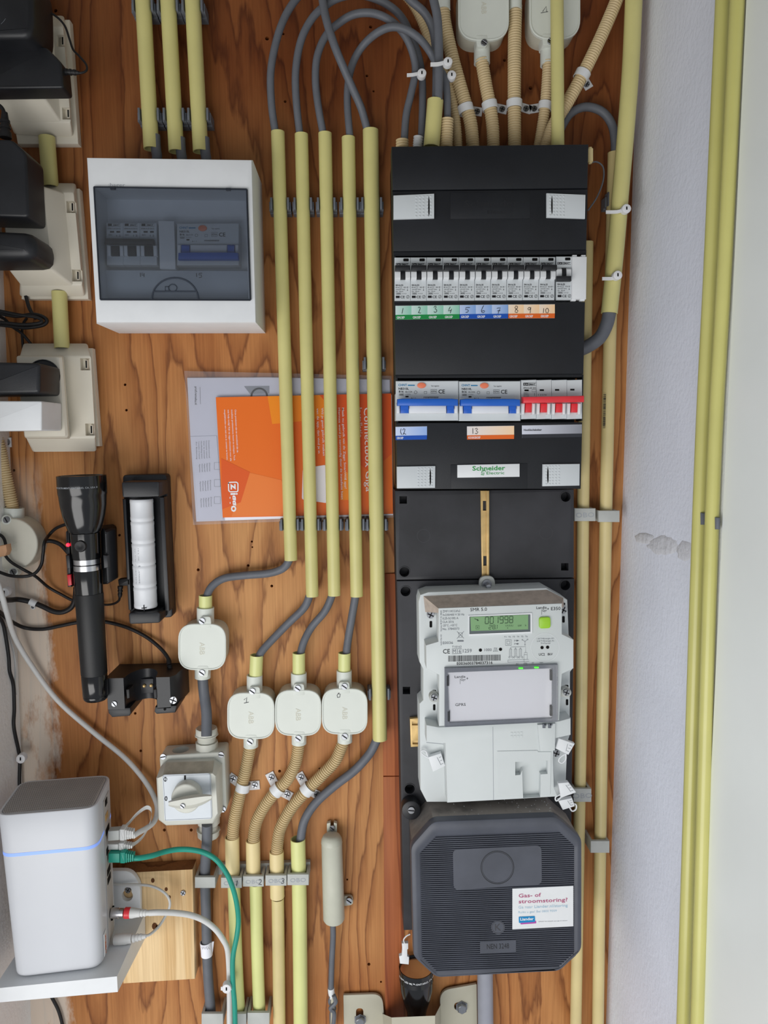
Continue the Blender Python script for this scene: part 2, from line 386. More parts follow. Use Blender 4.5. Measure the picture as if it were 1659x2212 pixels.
M = dict(
    wood=wood('plywood', [(203, 148, 92), (142, 92, 50), (180, 124, 72), (214, 186, 160)], 24, 0.17, dark_top_worn_edge=True),
    redwood=wood('reddish_batten', [(186, 112, 66), (146, 78, 42), (168, 96, 54), (225, 205, 190)], 12, 0.06, seed=3.1),
    pine=wood('pine_plank', [(240, 212, 166), (222, 186, 134), (234, 202, 152), (244, 236, 226)], 9, 0.05, seed=5.2),
    sawn=wood('sawn_edge', [(150, 108, 70), (104, 70, 42), (128, 90, 58), (225, 215, 200)], 18, 0.5, 0.8, seed=2.2),
    plaster=plaster('white_plaster', (240, 243, 255)), wall2=plaster('grey_plaster', (244, 242, 240)), scar=plaster('bare_plaster', (222, 222, 228), 110, 0.8),
    ceil=plaster('ceiling_paint', (200, 198, 192), 60, 0.1),
    yelw=plastic('olive_yellow_conduit', (200, 195, 118), 0.28, 0.5, 0.03, 20), doorpaint=plastic('door_paint', (243, 247, 245), 0.35, 0.4, 0.02, 6),
    yel=plastic('yellow_conduit', (212, 204, 136), 0.36, 0.45, 0.035, 20),
    yel2=plastic('aged_yellow_conduit', (216, 198, 142), 0.4, 0.45, 0.06, 14),
    yelg=plastic('green_yellow_conduit', (220, 222, 150), 0.36, 0.45, 0.03, 20),
    crm=plastic('cream_sleeve', (232, 212, 158), 0.4, 0.45, 0.04, 20),
    flex=plastic('corrugated_hose', (210, 188, 146), 0.5, 0.4, 0.05, 40),
    cable=plastic('grey_cable', (100, 103, 110), 0.5, 0.4, 0.06, 60),
    clipg=plastic('grey_clip', (104, 108, 116), 0.45, 0.4, 0.05),
    obo=plastic('light_grey_clamp', (184, 186, 182), 0.5, 0.4, 0.05),
    white=plastic('white_plastic', (226, 228, 230), 0.42, 0.4, 0.02),
    box=plastic('ivory_box', (218, 222, 214), 0.42, 0.4, 0.03, 14),
    boxside=plastic('ivory_box_side', (206, 204, 188), 0.5, 0.4, 0.05, 20),
    socket=plastic('cream_socket', (226, 219, 203), 0.38, 0.45, 0.03, 16),
    black=plastic('black_plastic', (30, 31, 35), 0.42, 0.45, 0.2, 30, 0.15),
    panelblk=plastic('panel_black', (25, 27, 32), 0.48, 0.4, 0.15, 18, 0.2, 1600),
    plateblk=plastic('base_plate_black', (46, 46, 50), 0.5, 0.4, 0.3, 14, 0.1),
    dusty=dusted('dusty_black', (58, 58, 62), (150, 142, 136)), lid=plastic('service_lid', (74, 77, 87), 0.42, 0.5, 0.12, 20),
    gloss=plastic('anodised_black', (13, 13, 15), 0.16, 0.6, 0.1),
    knurl=plastic('knurled_black', (16, 17, 19), 0.42, 0.5, 0.1, 45, 0.45, 2600),
    rubber=plastic('black_cord', (27, 26, 28), 0.5, 0.4, 0.1),
    steel=plastic('zinc_steel', (148, 150, 155), 0.36, 0.5, 0.06, 80, metal=1.0),
    silver=plastic('silver_ring', (215, 215, 218), 0.28, 0.5, 0.03, metal=1.0),
    brass=plastic('yellow_zinc', (206, 174, 116), 0.4, 0.5, 0.12, 60, metal=0.35),
    dark=ink('dark_hole', (14, 13, 13), 0.9), inkb=ink('black_ink', (34, 34, 38)), inkg=ink('grey_ink', (112, 116, 122)),
    inkl=ink('pale_ink', (164, 168, 174)), inkw=ink('white_ink', (236, 238, 240)), pen=ink('pen_ink', (28, 30, 36)),
    pencil=ink('pencil', (96, 98, 100)), blueink=ink('blue_ink', (52, 130, 176)), greenink=ink('green_ink', (52, 150, 76)),
    greyp=plastic('light_grey_plastic', (204, 209, 212), 0.45, 0.4, 0.02, 20),
    greyp2=plastic('meter_grey', (206, 211, 211), 0.45, 0.4, 0.02, 20),
    dusttop=plastic('dusty_meter_top', (186, 172, 160), 0.75, 0.2, 0.12, 120),
    paper=plastic('white_paper', (240, 241, 250), 0.6, 0.3, 0.02, 20),
    orange=ink('orange_print', (233, 112, 34), 0.35), orange2=ink('amber_print', (240, 142, 30), 0.35), orange3=ink('deep_orange_print', (224, 92, 34), 0.35), orange4=ink('pale_orange_print', (236, 128, 58), 0.35),
    blue=plastic('blue_toggle', (26, 96, 196), 0.35, 0.5, 0.04), red=plastic('red_toggle', (226, 52, 62), 0.35, 0.5, 0.04),
    testbtn=plastic('orange_button', (238, 128, 92), 0.4, 0.5, 0.03), lime=plastic('lime_button', (150, 200, 44), 0.35, 0.5, 0.03),
    teal=plastic('teal_cable', (32, 150, 130), 0.42, 0.45, 0.05), wcable=plastic('white_cable', (216, 216, 214), 0.45, 0.4, 0.03),
    smoke=clear('smoked_window', (219, 223, 229), 0.03, 0.06), bag=clear('clear_sleeve', (250, 250, 252), 0.05, 0.15),
    clr=clear('clear_cover', (254, 254, 255), 0.004, 0.05), lens=clear('torch_lens', (214, 206, 200), 0.35, 0.1),
    tie=plastic('cable_tie', (226, 226, 228), 0.35, 0.5, 0.03),
    router=plastic('router_white', (204, 206, 211), 0.4, 0.4, 0.015, 12), grille=plastic('router_grille', (184, 180, 177), 0.6, 0.3, 0.04),
    led=glow('blue_led_strip', (140, 172, 255), 0.32), ledr=glow('red_led', (255, 30, 50), 4.0), ledg=glow('green_led', (70, 220, 50), 1.6),
    lcd=glow('lcd_backlight', (112, 148, 104), 0.22), redbtn=plastic('red_button', (206, 32, 46), 0.4, 0.5, 0.05),
    beige=plastic('beige_bracket', (186, 182, 164), 0.45, 0.45, 0.05, 12), capsule=plastic('capsule_plastic', (196, 196, 180), 0.4, 0.45, 0.05, 25),
    gpipe=plastic('grey_pipe', (150, 152, 162), 0.5, 0.4, 0.04), switch=plastic('switch_ivory', (208, 208, 198), 0.42, 0.4, 0.05, 25),
    switchtop=plastic('dusty_switch_top', (176, 168, 152), 0.7, 0.2, 0.1, 90), plate=plastic('switch_plate', (212, 218, 224), 0.4, 0.4, 0.02),
    batt=plastic('battery_wrap', (224, 226, 230), 0.4, 0.45, 0.02), chip=plastic('raw_wood_stick', (206, 160, 124), 0.7, 0.2, 0.08, 60),
    stain=plastic('white_paint_smear', (206, 190, 168), 0.8, 0.2, 0.08, 40),
)
ORD = ['first', 'second', 'third', 'fourth', 'fifth', 'sixth', 'seventh', 'eighth', 'ninth', 'tenth', 'eleventh']
# ------------------------------------------------------------------ the setting
def corner_r(y): return 1379-(1379-1309)*y/2212.0
def corner_l(y): return -14+(66+14)*y/2212.0
YT, YB = -420, 2560
cr = [W(corner_r(YT), YT, 0), W(corner_r(YB), YB, 0)]
cl = [W(corner_l(YT), YT, 0), W(corner_l(YB), YB, 0)]
ZT, ZB = cr[0].z, cr[1].z
def wallx(c, z): t = (c[0].z-z)/(c[0].z-c[1].z); return c[0].x+(c[1].x-c[0].x)*t
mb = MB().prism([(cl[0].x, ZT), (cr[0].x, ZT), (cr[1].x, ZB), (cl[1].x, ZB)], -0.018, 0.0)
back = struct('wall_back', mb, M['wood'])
holes = MB()
for x, y, r in [(577, 83, 4.5), (612, 73, 3), (616, 219, 3.2), (800.6, 58, 3.6), (792.6, 163.7, 3), (807, 197, 2.6), (120, 23, 4),
                (270, 831, 3), (273, 886, 3), (258, 1156, 3), (428, 1231, 3.4), (536, 1222, 3.2), (587, 1266, 3.2), (292, 1541, 3), (304, 1622, 3),
                (355, 1793, 3.4), (413, 1793, 3.4), (544, 1170, 2.4), (750, 1900, 2.2), (823, 2121, 2.4), (797, 2083, 3.4),
                (1090, 130, 3.4), (1146, 190, 4), (30, 1016, 3), (545, 1182, 2), (604, 1666, 3.4), (690, 1660, 2), (310, 1210, 1.8), (245, 2055, 2), (1250, 600, 2.6)]:
    holes.prism(Q(circ(x, y, r, 8), 0), -0.012, 0.002)
cut(back, holes)
mb = MB().loft([[Vector((cr[0].x, 0.0, ZT)), Vector((cr[1].x, 0.0, ZB))], [Vector((cr[0].x, -0.262, ZT)), Vector((cr[1].x, -0.262, ZB))]], False, False, closed=False)
mb.loft([[Vector((cr[0].x+.02, 0.0, ZT)), Vector((cr[1].x+.02, 0.0, ZB))], [Vector((cr[0].x+.02, -0.262, ZT)), Vector((cr[1].x+.02, -0.262, ZB))]], False, False, closed=False)
wr = struct('wall_right', mb, M['plaster'])
def WR(px, py):                        # where a ray meets the right wall
    lo, hi = 0.0, 0.6
    for _ in range(40):
        h = (lo+hi)/2; w = W(px, py, h)
        if w.x > wallx(cr, w.z): lo = h
        else: hi = h
    return W(px, py, lo)
sc_ = MB(); rng = random.Random(3)
for cx_, cy_, rx, ry, n in ((1392, 1163, 22, 13, 18), (1432, 1178, 34, 22, 26), (1480, 1190, 20, 24, 20)):
    P = []
    for i in range(n):
        a = 6.2832*i/n; q = .86+.22*rng.random(); P.append(WR(cx_+rx*q*math.cos(a), cy_+ry*q*math.sin(a)))
    m0 = sum(P, Vector())/n
    sc_.loft([[p+Vector((.0002, 0, 0)) for p in P], [p.lerp(m0, .18)+Vector((-.0006-.0003*rng.random(), 0, 0)) for p in P], [p.lerp(m0, .6)+Vector((-.0004-.0008*rng.random(), 0, 0)) for p in P]], False, True)
part('plaster_scar', sc_, M['scar'], wr)
dx = 0.003
mb = MB()
mb.loft([[Vector((cr[0].x-dx, -0.264, ZT)), Vector((cr[1].x-dx, -0.264, ZB)), Vector((cr[1].x+.04, -0.264, ZB)), Vector((cr[0].x+.04, -0.264, ZT))],
         [Vector((cr[0].x-dx, -0.56, ZT)), Vector((cr[1].x-dx, -0.56, ZB)), Vector((cr[1].x+.04, -0.56, ZB)), Vector((cr[0].x+.04, -0.56, ZT))]])
struct('door_1', mb, M['doorpaint'])
mb = MB().loft([[Vector((cl[0].x, 0.0, ZT)), Vector((cl[1].x, 0.0, ZB)), Vector((cl[1].x-.04, 0, ZB)), Vector((cl[0].x-.04, 0, ZT))],
                [Vector((cl[0].x, -0.22, ZT)), Vector((cl[1].x, -0.22, ZB)), Vector((cl[1].x-.04, -0.22, ZB)), Vector((cl[0].x-.04, -0.22, ZT))]])
struct('wall_left', mb, M['wall2'])
ZC_ = 0.61  # unseen ceiling, set low and deep to shade the top of the board
struct('wall_front', MB().prism([(cl[0].x-.05, .285), (cr[0].x+.05, .285), (cr[0].x+.05, .9), (cl[0].x-.05, .9)], .50, .56), M['ceil'])  # unseen lintel, added to keep room light off the upper board
struct('ceiling', MB().add([(cl[0].x-.05, 0.02, ZC_), (cr[0].x+.05, 0.02, ZC_), (cr[0].x+.05, -0.62, ZC_), (cl[0].x-.05, -0.62, ZC_), (cl[0].x-.05, 0.02, ZC_+.03), (cr[0].x+.05, 0.02, ZC_+.03), (cr[0].x+.05, -0.62, ZC_+.03), (cl[0].x-.05, -0.62, ZC_+.03)],
       [(0, 1, 2, 3), (4, 5, 6, 7), (0, 1, 5, 4), (1, 2, 6, 5), (2, 3, 7, 6), (3, 0, 4, 7)]), M['ceil'])
struct('trim_1', MB().qp([(826, 1240), (872, 1238), (872, 1676), (828, 1676)], -0.001, 0.003, 0.0006), M['redwood'])
struct('trim_2', MB().qp([(828, 1678), (872, 1677), (874, 2400), (834, 2400)], -0.001, 0.003, 0.0006), M['redwood'])
# ------------------------------------------------------------------ builders for pipes, cables, clips
def path(pts, h=None, n=6):
    P = [W(p[0], p[1], p[2] if len(p) > 2 else h) for p in pts]
    return spline(P, n)
def conduit(pts, wpx, h, m, label, group=None, name='conduit', cat='conduit', wall=0.0013):
    x, y = pts[0][:2]
    r = wpx/2*PX(x, y, pts[0][2] if len(pts[0]) > 2 else h)
    return one(name, MB().hollow(path(pts, h, 5), r, wall), M[m], label, cat, group, 50)
def cable(pts, wpx, m, label, h=None, group=None, name='cable', cat='cable', n=6):
    p = pts[len(pts)//2]
    r = wpx/2*PX(p[0], p[1], p[2] if len(p) > 2 else h)
    return one(name, MB().tube(path(pts, h, n), r, 12), M[m], label, cat, group, 60)
def hose(pts, wpx, h, label, group=None, pitch=0.0028, m='flex'):
    p = pts[len(pts)//2]
    r = wpx/2*PX(p[0], p[1], p[2] if len(p) > 2 else h)
    return one('corrugated_hose', MB().corr(path(pts, h, 10), r, pitch), M[m], label, 'hose', group, 60)
def at(pts, y):                        # centre of a pipe at picture row y
    for a, b in zip(pts, pts[1:]):
        if a[1] <= y <= b[1]: t = (y-a[1])/(b[1]-a[1]); return a[0]+(b[0]-a[0])*t
    return pts[-1][0]
def screw_mb(mb, px, py, h0, h1, r, ang=30, cross=False):
    a = math.radians(ang); n = 10
    mb.prism(Q(circ(px, py, r*0.98, 16), h1), h0, h1-0.0006)
    if cross:
        for q in range(4):
            P = [(0.16*r, 0.16*r)]+[(r*math.cos(math.pi/2*i/5*0.8+0.16), r*math.sin(math.pi/2*i/5*0.8+0.16)) for i in range(6)]
            aa = a+q*math.pi/2
            mb.prism(Q([(px+x*math.cos(aa)-y*math.sin(aa), py+x*math.sin(aa)+y*math.cos(aa)) for x, y in P], h1), h1-0.0006, h1, 0.0002, 1)
    else:
        for sgn in (0, math.pi):
            P = [(r*math.cos(0.2+2.74*i/n+sgn), r*math.sin(0.2+2.74*i/n+sgn)) for i in range(n+1)]
            mb.prism(Q([(px+x*math.cos(a)-y*math.sin(a), py+x*math.sin(a)+y*math.cos(a)) for x, y in P], h1), h1-0.0006, h1, 0.0002, 1)
    return mb
def screw(px, py, h0, h1, r, parent, ang=30, cross=False, m='steel'):
    o = part('screw', screw_mb(MB(), px, py, h0, h1, r, ang, cross), M[m], parent)
    k = r*0.9; a = math.radians(ang); s = MB()
    for q in ((0, 1) if cross else (0,)):
        aa = a+q*math.pi/2
        d = Vector((math.cos(aa), math.sin(aa)))*k; e = Vector((-math.sin(aa), math.cos(aa)))*r*0.11
        c = Vector((px, py)); s.quad([tuple(c-d-e), tuple(c+d-e), tuple(c+d+e), tuple(c-d+e)], h1-0.0005)
    if len(parent.name) and parent.parent is None: part('slot', s, M['dark'], o, ang=-1)
    return o
def clip(px, py, wpx, h, label, group, zpx=28, dark=True):
    k = PX(px, py, h); r = wpx/2*k; c = W(px, py, h); z = zpx/2*k
    t = thing('pipe_clip', label, 'pipe clip', (c.x, 0, c.z), group)
    b = MB()
    b.prism([(c.x-r-.0045, c.z-z*1.0), (c.x+r+.0045, c.z-z*1.0), (c.x+r+.0045, c.z+z*.45), (c.x-r-.0045, c.z+z*.45)], 0, max(.004, h-r-.0006), .001)
    part('base', b, M['clipg'], t)
    for s in (-1, 1):
        a = MB()
        x0 = c.x+s*(r+.0004); x1 = c.x+s*(r+.0030); x2 = c.x+s*(r+.0046)
        lo, hi = h-r-.001, h+r*.62
        a.prism([(min(x0, x1), c.z-z*.85), (max(x0, x1), c.z-z*.85), (max(x0, x1), c.z+z*.85), (min(x0, x1), c.z+z*.85)], lo, hi, .0008)
        a.prism([(min(x1, x2), c.z-z*.85), (max(x1, x2), c.z-z*.85), (max(x1, x2), c.z+z*.4), (min(x1, x2), c.z+z*.4)], lo, hi-.005, .0006)
        part('jaw', a, M['clipg'], t)
    return t
def clamp(x0, y0, x1, y1, h, label, group, cap='OBO', pen=None, top=14):       # light grey snap clamp round a pipe
    c = W((x0+x1)/2, (y0+y1)/2, 0)
    t = thing('pipe_clamp', label, 'pipe clamp', (c.x, 0, c.z), group)
    f = MB(); k = PX(x0, y0, h)
    f.qp([(x0, y0), (x1, y0), (x1, y1), (x0, y1)], h-.004, h, .0012, 2)
    part('front_bar', f, M['obo'], t)
    for xa, xb in ((x0, x0+5.5), (x1-5.5, x1)):
        part('cheek', MB().prism(Q([(xa, y0+1), (xb, y0+1), (xb, y1-1), (xa, y1-1)], h), 0, h-.004), M['obo'], t)
    e = MB()
    if cap: e.text(cap, (x0+x1)/2, y1-(y1-y0)*.3, h+.0002, (y1-y0)*.36, -2, 'C', st=1.3)
    if cap: part('embossed_mark', e, M['inkl'], t, ang=-1)
    if pen:
        p = MB(); p.text(pen, x1-12, y1-(y1-y0)*.22, h+.0002, (y1-y0)*.55, 8)
        part('handwritten_number', p, M['pencil'], t, ang=-1)
    return t
def saddle(c, d, wpx, tabs, h, label, group, band=17, m='white'):               # strap over a hose with screwed tabs
    x, y = c; L = math.hypot(*d); ux, uy = d[0]/L, d[1]/L
    k = PX(x, y, h); r = wpx/2*k+.0006
    o = W(x, y, 0); t = thing('saddle_clamp', label, 'clamp', (o.x, 0, o.z), group)
    a = W(x-ux*band/2, y-uy*band/2, h); b = W(x+ux*band/2, y+uy*band/2, h)
    part('band', MB().hollow([a, a.lerp(b, .5), b], r+.0008, .0007, 24, .001), M[m], t)
    for tx, ty in tabs:
        tm = MB()
        vx, vy = tx-x, ty-y; l = math.hypot(vx, vy); vx, vy = vx/l, vy/l; wx, wy = -vy, vx
        s, e, q = l-13-10*0, l+11, 9.5
        s = wpx/2-2
        tm.qp([(x+vx*s+wx*q, y+vy*s+wy*q), (x+vx*e+wx*q, y+vy*e+wy*q), (x+vx*e-wx*q, y+vy*e-wy*q), (x+vx*s-wx*q, y+vy*s-wy*q)], .0004, .0018, .0004, 1)
        part('tab', tm, M[m], t)
    for tx, ty in tabs: screw(tx, ty, .0018, .004, 6.2, t, 20, True)
    return t
def tie(px, py, hpx, hpy, span, h, label, group, w=7):                           # cable tie: band + round head
    o = W(px, py, h); t = thing('cable_tie', label, 'cable tie', tuple(o), group)
    b = MB(); ax = W(px-span/2, py+2, h-.004); mid = W(px, py+1, h); bx = W(hpx, hpy, h-.001)
    P = spline([ax, mid, bx], 6)
    up = (W(px, py-10, h)-W(px, py, h)).normalized()
    k = PX(px, py, h)*w/2
    fr = [[p+up*k, p-up*k, p-up*k+Vector((0, .0012, 0)), p+up*k+Vector((0, .0012, 0))] for p in P]
    b.loft(fr); part('band', b, M['tie'], t)
    hm = MB(); hm.qp(circ(hpx, hpy, 10, 16), h-.004, h+.004, .001); o2 = part('head', hm, M['tie'], t)
    s = MB(); s.quad(rect(hpx-1.5, hpy-4, hpx+1.5, hpy+3), h+.0042); part('slot', s, M['dark'], o2, ang=-1)
    return t

# ------------------------------------------------------------------ yellow conduits, upper wall
G3 = 'conduits above the white breaker box'
H1 = .022
T3 = [[(300.7, -150), (309, 0), (327, 322)], [(354.7, -150), (363, 0), (381, 328)], [(407.9, -150), (416, 0), (433.5, 328)]]
for i, p in enumerate(T3):
    conduit(p, 34, H1, 'yel', 'yellow conduit coming down above the white breaker box, %s of three counted from the sockets' % ORD[i], G3)
    q = p[-1]
    cable([(q[0]+8, q[1]-30, H1), (q[0]+10, q[1], H1), (q[0]+12, q[1]+14, H1), (q[0]+12, q[1]+40, .020)], 22, 'cable', 'short dark cable end between the %s conduit and the white breaker box' % ORD[i], None, 'cable ends above the breaker box')
    for j, y in enumerate((14, 250)):
        clip(at(p, y), y, 34, H1, 'grey clip on the %s conduit above the white breaker box, %s row' % (ORD[i], ('topmost', 'lower')[j]), 'clips above the white breaker box', 30)
G5 = 'five yellow conduits between breaker box and fuse panel'
P5 = [([(600, 285), (628.5, 1210)], 29.5), ([(651, 290), (674.5, 1288)], 29), ([(702, 288), (722, 1286)], 29), ([(752.5, 297), (770.5, 1288)], 29), ([(800.5, 281), (820.5, 1597)], 34)]
WHERE5 = ['long yellow conduit nearest the white breaker box', 'long yellow conduit, second one in from the white breaker box', 'middle long yellow conduit of the row of five', 'long yellow conduit just before the wide one by the fuse panel', 'widest and longest yellow conduit right beside the black fuse panel']
for i, (p, w) in enumerate(P5):
    conduit(p, w, H1, 'yel', WHERE5[i], G5)
    for j, y in enumerate((442, 785, 1133, 1497)):
        if j in (1, 3) and i < 4: continue
        clip(at(p, y), y, w, H1, 'grey clip on the %s of five long conduits, %s' % (ORD[i], ('near the pipe tops', 'above the booklet', 'below the booklet', 'beside the junction boxes')[j]), 'clips on the five long conduits', 30)
# behind the sockets
GS = 'conduits between the wall sockets'
conduit([(84, -30), (86, 40), (88, 60)], 30, .018, 'yel', 'short yellow conduit above the topmost wall socket', GS)
conduit([(101, 296), (109, 404)], 34, .018, 'yel', 'short yellow conduit between the topmost and the middle wall socket', GS)
conduit([(128, 630), (134, 752)], 32, .018, 'yel', 'short yellow conduit between the middle and the lowest wall socket', GS)
# beside the panel
V1 = [(1202.3, -150), (1205, 318)]
conduit(V1, 28.5, .050, 'yel', 'yellow conduit dropping into the top of the black fuse panel', 'conduits at the fuse panel top')
conduit([(940.5, 217), (932, 318)], 35, .050, 'yel', 'short slanting yellow conduit stub on top of the fuse panel', 'conduits at the fuse panel top')
conduit([(1376, -150), (1369, 0), (1362, 150), (1350.5, 300), (1340, 420), (1330, 540), (1316, 677)], 37, .042, 'yel', 'thick yellow conduit running down the corner beside the white wall')
R2 = [(1327, 330), (1318, 700), (1309, 1100), (1297, 1800), (1291, 2260), (1288, 2480)]
conduit(R2, 28, .016, 'yel2', 'long aged yellow conduit in the corner, nearest the white wall', 'aged conduits beside the meter')
R1 = [(1268, 523), (1260, 1060), (1256, 1500), (1249, 1900), (1243, 2260), (1239.5, 2480)]
conduit(R1, 27, .016, 'yel2', 'long aged yellow conduit running behind the fuse panel edge', 'aged conduits beside the meter')
GO = 'clamps on the aged conduits'
clamp(1241, 1098, 1287, 1126, .030, 'grey clamp on the aged conduit beside the empty base plate', GO)
clamp(1293, 1103, 1339, 1128, .030, 'grey clamp on the corner conduit beside the empty base plate', GO, '')
clamp(1239, 1704, 1278, 1733, .030, 'grey clamp on the aged conduit beside the meter seals', GO)
clamp(1276, 1817, 1317, 1843, .030, 'grey clamp on the corner conduit beside the black octagonal box', GO, '')
clip(1329, 432, 26, .016, 'grey clip on the corner conduit half hidden behind the thick conduit', 'clips on the corner conduit', 34)
tie(1335, 456, 1354, 450, 52, .056, 'white cable tie round the thick corner conduit, upper one', 'ties on the thick corner conduit')
tie(1325, 600, 1335, 594, 48, .056, 'white cable tie round the thick corner conduit near its lower end', 'ties on the thick corner conduit')
cable([(1318, 650, .042), (1316, 677, .042), (1309, 705, .042), (1293, 732, .040), (1262, 752, .036), (1235, 760, .03)], 29, 'cable', 'thick grey cable bending from the corner conduit into the panel side')
cable([(1195, 318, .02), (1213, 275, .02), (1234, 244, .02), (1266, 231, .02), (1300, 241, .02), (1321, 268, .02), (1328, 305, .02), (1328, 345, .016)], 18, 'cable', 'grey cable arching over into the corner conduit')
cable([(1273, 352, .03), (1290, 350, .03), (1303, 362, .03), (1303, 390, .03), (1290, 425, .03), (1270, 455, .03)], 3.5, 'cable', 'thin dark wire looping out beside the fuse panel')
conduit([(1275, 322, .05), (1275, 350, .05)], 12, .05, 'crm', 'cream stub peeking out beside the fuse panel top', None)
bc = MB(); rng = random.Random(9); y = 852.0
while y < 924:
    q = rng.choice((1.0, 1.4, 2.2)); x = at(R2, y); k = PX(x, y, .016); hh = .016+math.sqrt(1-.62**2)*14*k+.0004
    bc.quad([(x-11, y), (x-5.5, y), (x-5.5, y+q), (x-11, y+q)], hh+.0012); y += q+rng.choice((1.0, 1.6, 2.2))
part('printed_barcode', bc, M['inkb'], [o for o in C.objects if o.get('label', '').startswith('long aged yellow conduit in the corner')][0], ang=-1)
# right wall pair
GW = 'pair of conduits on the white side wall'
def on_wall(px, py, off):              # height off the board of a pipe axis that lies off metres from the side wall
    lo, hi = 0.0, 0.6
    for _ in range(40):
        h = (lo+hi)/2; w = W(px, py, h)
        if w.x > wallx(cr, w.z)-off: lo = h
        else: hi = h
    return lo
for pts, wp, s_ in ([(1574, -250), (1563.5, -30), (1537, 560), (1511.5, 1106), (1475, 2250), (1467, 2500)], 33, 'cupboard'), ([(1605, -250), (1594.5, -30), (1566, 560), (1538.5, 1106), (1505, 2250), (1498, 2500)], 32, 'door'):
    k = .00044; P3 = [(x, y, on_wall(x, y, wp/2*k+.0006)) for x, y in pts]
    r = wp/2*PX(P3[3][0], P3[3][1], P3[3][2]); P3 = [(x, y, on_wall(x, y, r+.0006)) for x, y in pts]
    conduit(P3, wp, .21, 'yelw', 'yellow conduit on the white side wall, the one nearer the %s' % s_, GW)
    x, y = (1521, 1121) if s_ == 'cupboard' else (1552, 1131); hc = P3[3][2]+r*.8
    one('clip_edge', MB().qp(rect(x-5, y-13, x+5, y+13), hc-.006, hc+.0035, .0015), M['clipg'], 'small grey clip edge on the side wall conduit nearer the %s' % s_, 'pipe clip', 'clips on the side wall conduits')

# ------------------------------------------------------------------ grey cables at the top
GC = 'grey cables looping over to the fuse panel'
def S1(pts): return [(560+x/3.77, y/3.77, h) for x, y, h in pts]
cable(S1([(142, 1150, .022), (130, 1075, .024), (100, 850, .028), (93, 600, .032), (128, 380, .034), (190, 180, .034), (280, 20, .032), (420, -140, .03)]), 16.5, 'cable', 'grey cable rising from the conduit nearest the white breaker box', None, GC)
cable(S1([(345, 1160, .022), (330, 1090, .024), (300, 800, .030), (298, 560, .034), (340, 330, .036), (420, 165, .038), (520, 60, .040), (640, -15, .040), (800, -45, .036), (960, -5, .030), (1090, 70, .026), (1175, 165, .024), (1240, 300, .024), (1295, 450, .024), (1325, 620, .024), (1330, 850, .028), (1318, 1200, .034)]), 16.5, 'cable', 'grey cable from the second conduit arching out of view and back down', None, GC)
cable(S1([(535, 1160, .022), (518, 1075, .024), (478, 850, .028), (458, 650, .03), (472, 460, .032), (540, 295, .034), (640, 195, .036), (760, 122, .040), (900, 105, .044), (1030, 145, .046), (1140, 230, .046), (1215, 340, .044), (1262, 480, .040), (1270, 600, .038), (1232, 780, .036), (1195, 950, .034), (1178, 1210, .034)]), 16.5, 'cable', 'grey cable from the middle conduit arching over to the panel edge', None, GC)
cable(S1([(742, 1190, .022), (738, 1120, .024), (718, 850, .026), (728, 650, .028), (772, 490, .032), (850, 365, .038), (960, 268, .050), (1080, 220, .058), (1200, 245, .0585), (1310, 320, .055), (1395, 430, .047), (1450, 540, .046), (1510, 640, .044), (1530, 780, .044), (1533, 1020, .044), (1532, 1200, .046)]), 16.5, 'cable', 'grey cable from the fourth conduit in a tight arch to the panel', None, GC)
cable(S1([(905, 1130, .022), (880, 1055, .024), (830, 880, .030), (760, 720, .040), (690, 560, .050), (620, 390, .056), (560, 210, .056), (525, 60, .052), (500, -130, .046)]), 17.5, 'cable', 'grey cable crossing in front of the arches from the wide conduit', None, GC)
cable(S1([(1390, -120, .06), (1420, 0, .06), (1450, 150, .06), (1462, 400, .058), (1462, 640, .056), (1458, 820, .053), (1450, 940, .05)]), 19, 'cable', 'thick grey cable dropping into the yellow stub on the panel', None, GC)
cable(S1([(1150, -90, .04), (1230, 0, .04), (1345, 105, .038), (1412, 240, .034), (1436, 420, .031), (1440, 700, .031), (1425, 1190, .034)]), 17, 'cable', 'grey cable joining the thick one from the top edge of the board', None, GC)
GT = 'white ties on the grey cables'
tie(892, 160, 911.5, 157, 26, .046, 'white cable tie round two grey cables beside the arches', GT)
tie(948, 137, 968, 132, 36, .072, 'white cable tie round the thick grey cable above the stub', GT, 8)
tie(965, 164, 976, 161, 20, .046, 'white cable tie behind the thick grey cable, facing the hoses', GT)
# stubs at the panel top
GB = 'hose ends on the fuse panel top'
def S2(pts, h): return [(840+x/2.86, y/2.86, h) for x, y in pts]
hose([(869, 303, .034), (869, 320, .034)], 28, .034, 'cream hose end under the outermost cable on the fuse panel top', GB)
hose([(904, 296, .036), (902, 320, .036)], 22, .036, 'white hose end on the fuse panel top beside the yellow stub', GB, m='white')
hose([(966, 258, .046), (964, 320, .046)], 28, .046, 'corrugated hose end round a grey cable behind the yellow stub', GB)
GH = 'corrugated hoses above the fuse panel'
hose(S2([(80, -60), (170, 60), (270, 290), (345, 450), (398, 640), (418, 780), (428, 920)], .016), 21, .016, 'thin corrugated hose half hidden behind the grey cables', GH)
hose(S2([(335, 50), (348, 160), (398, 380), (460, 600), (505, 760), (520, 920)], .020), 29, .020, 'corrugated hose nearest the grey cables above the fuse panel', GH)
hose(S2([(572, 370), (600, 530), (625, 660), (642, 790), (645, 920)], .020), 28, .020, 'corrugated hose hanging from the bigger ivory box to the panel', GH)
hose(S2([(782, 40), (776, 300), (775, 600), (777, 920)], .020), 29, .020, 'straight corrugated hose between the two ivory boxes', GH)
hose(S2([(985, 380), (975, 540), (960, 700), (925, 920)], .020), 24, .020, 'corrugated hose under the ivory box behind the yellow conduit', GH)
hose(S2([(1430, -70), (1395, 30), (1300, 250), (1200, 455), (1110, 620), (1020, 770), (965, 920)], .034), 28, .034, 'slanting corrugated hose running up to the white wall', GH)
GSd = 'saddle clamps above the fuse panel'
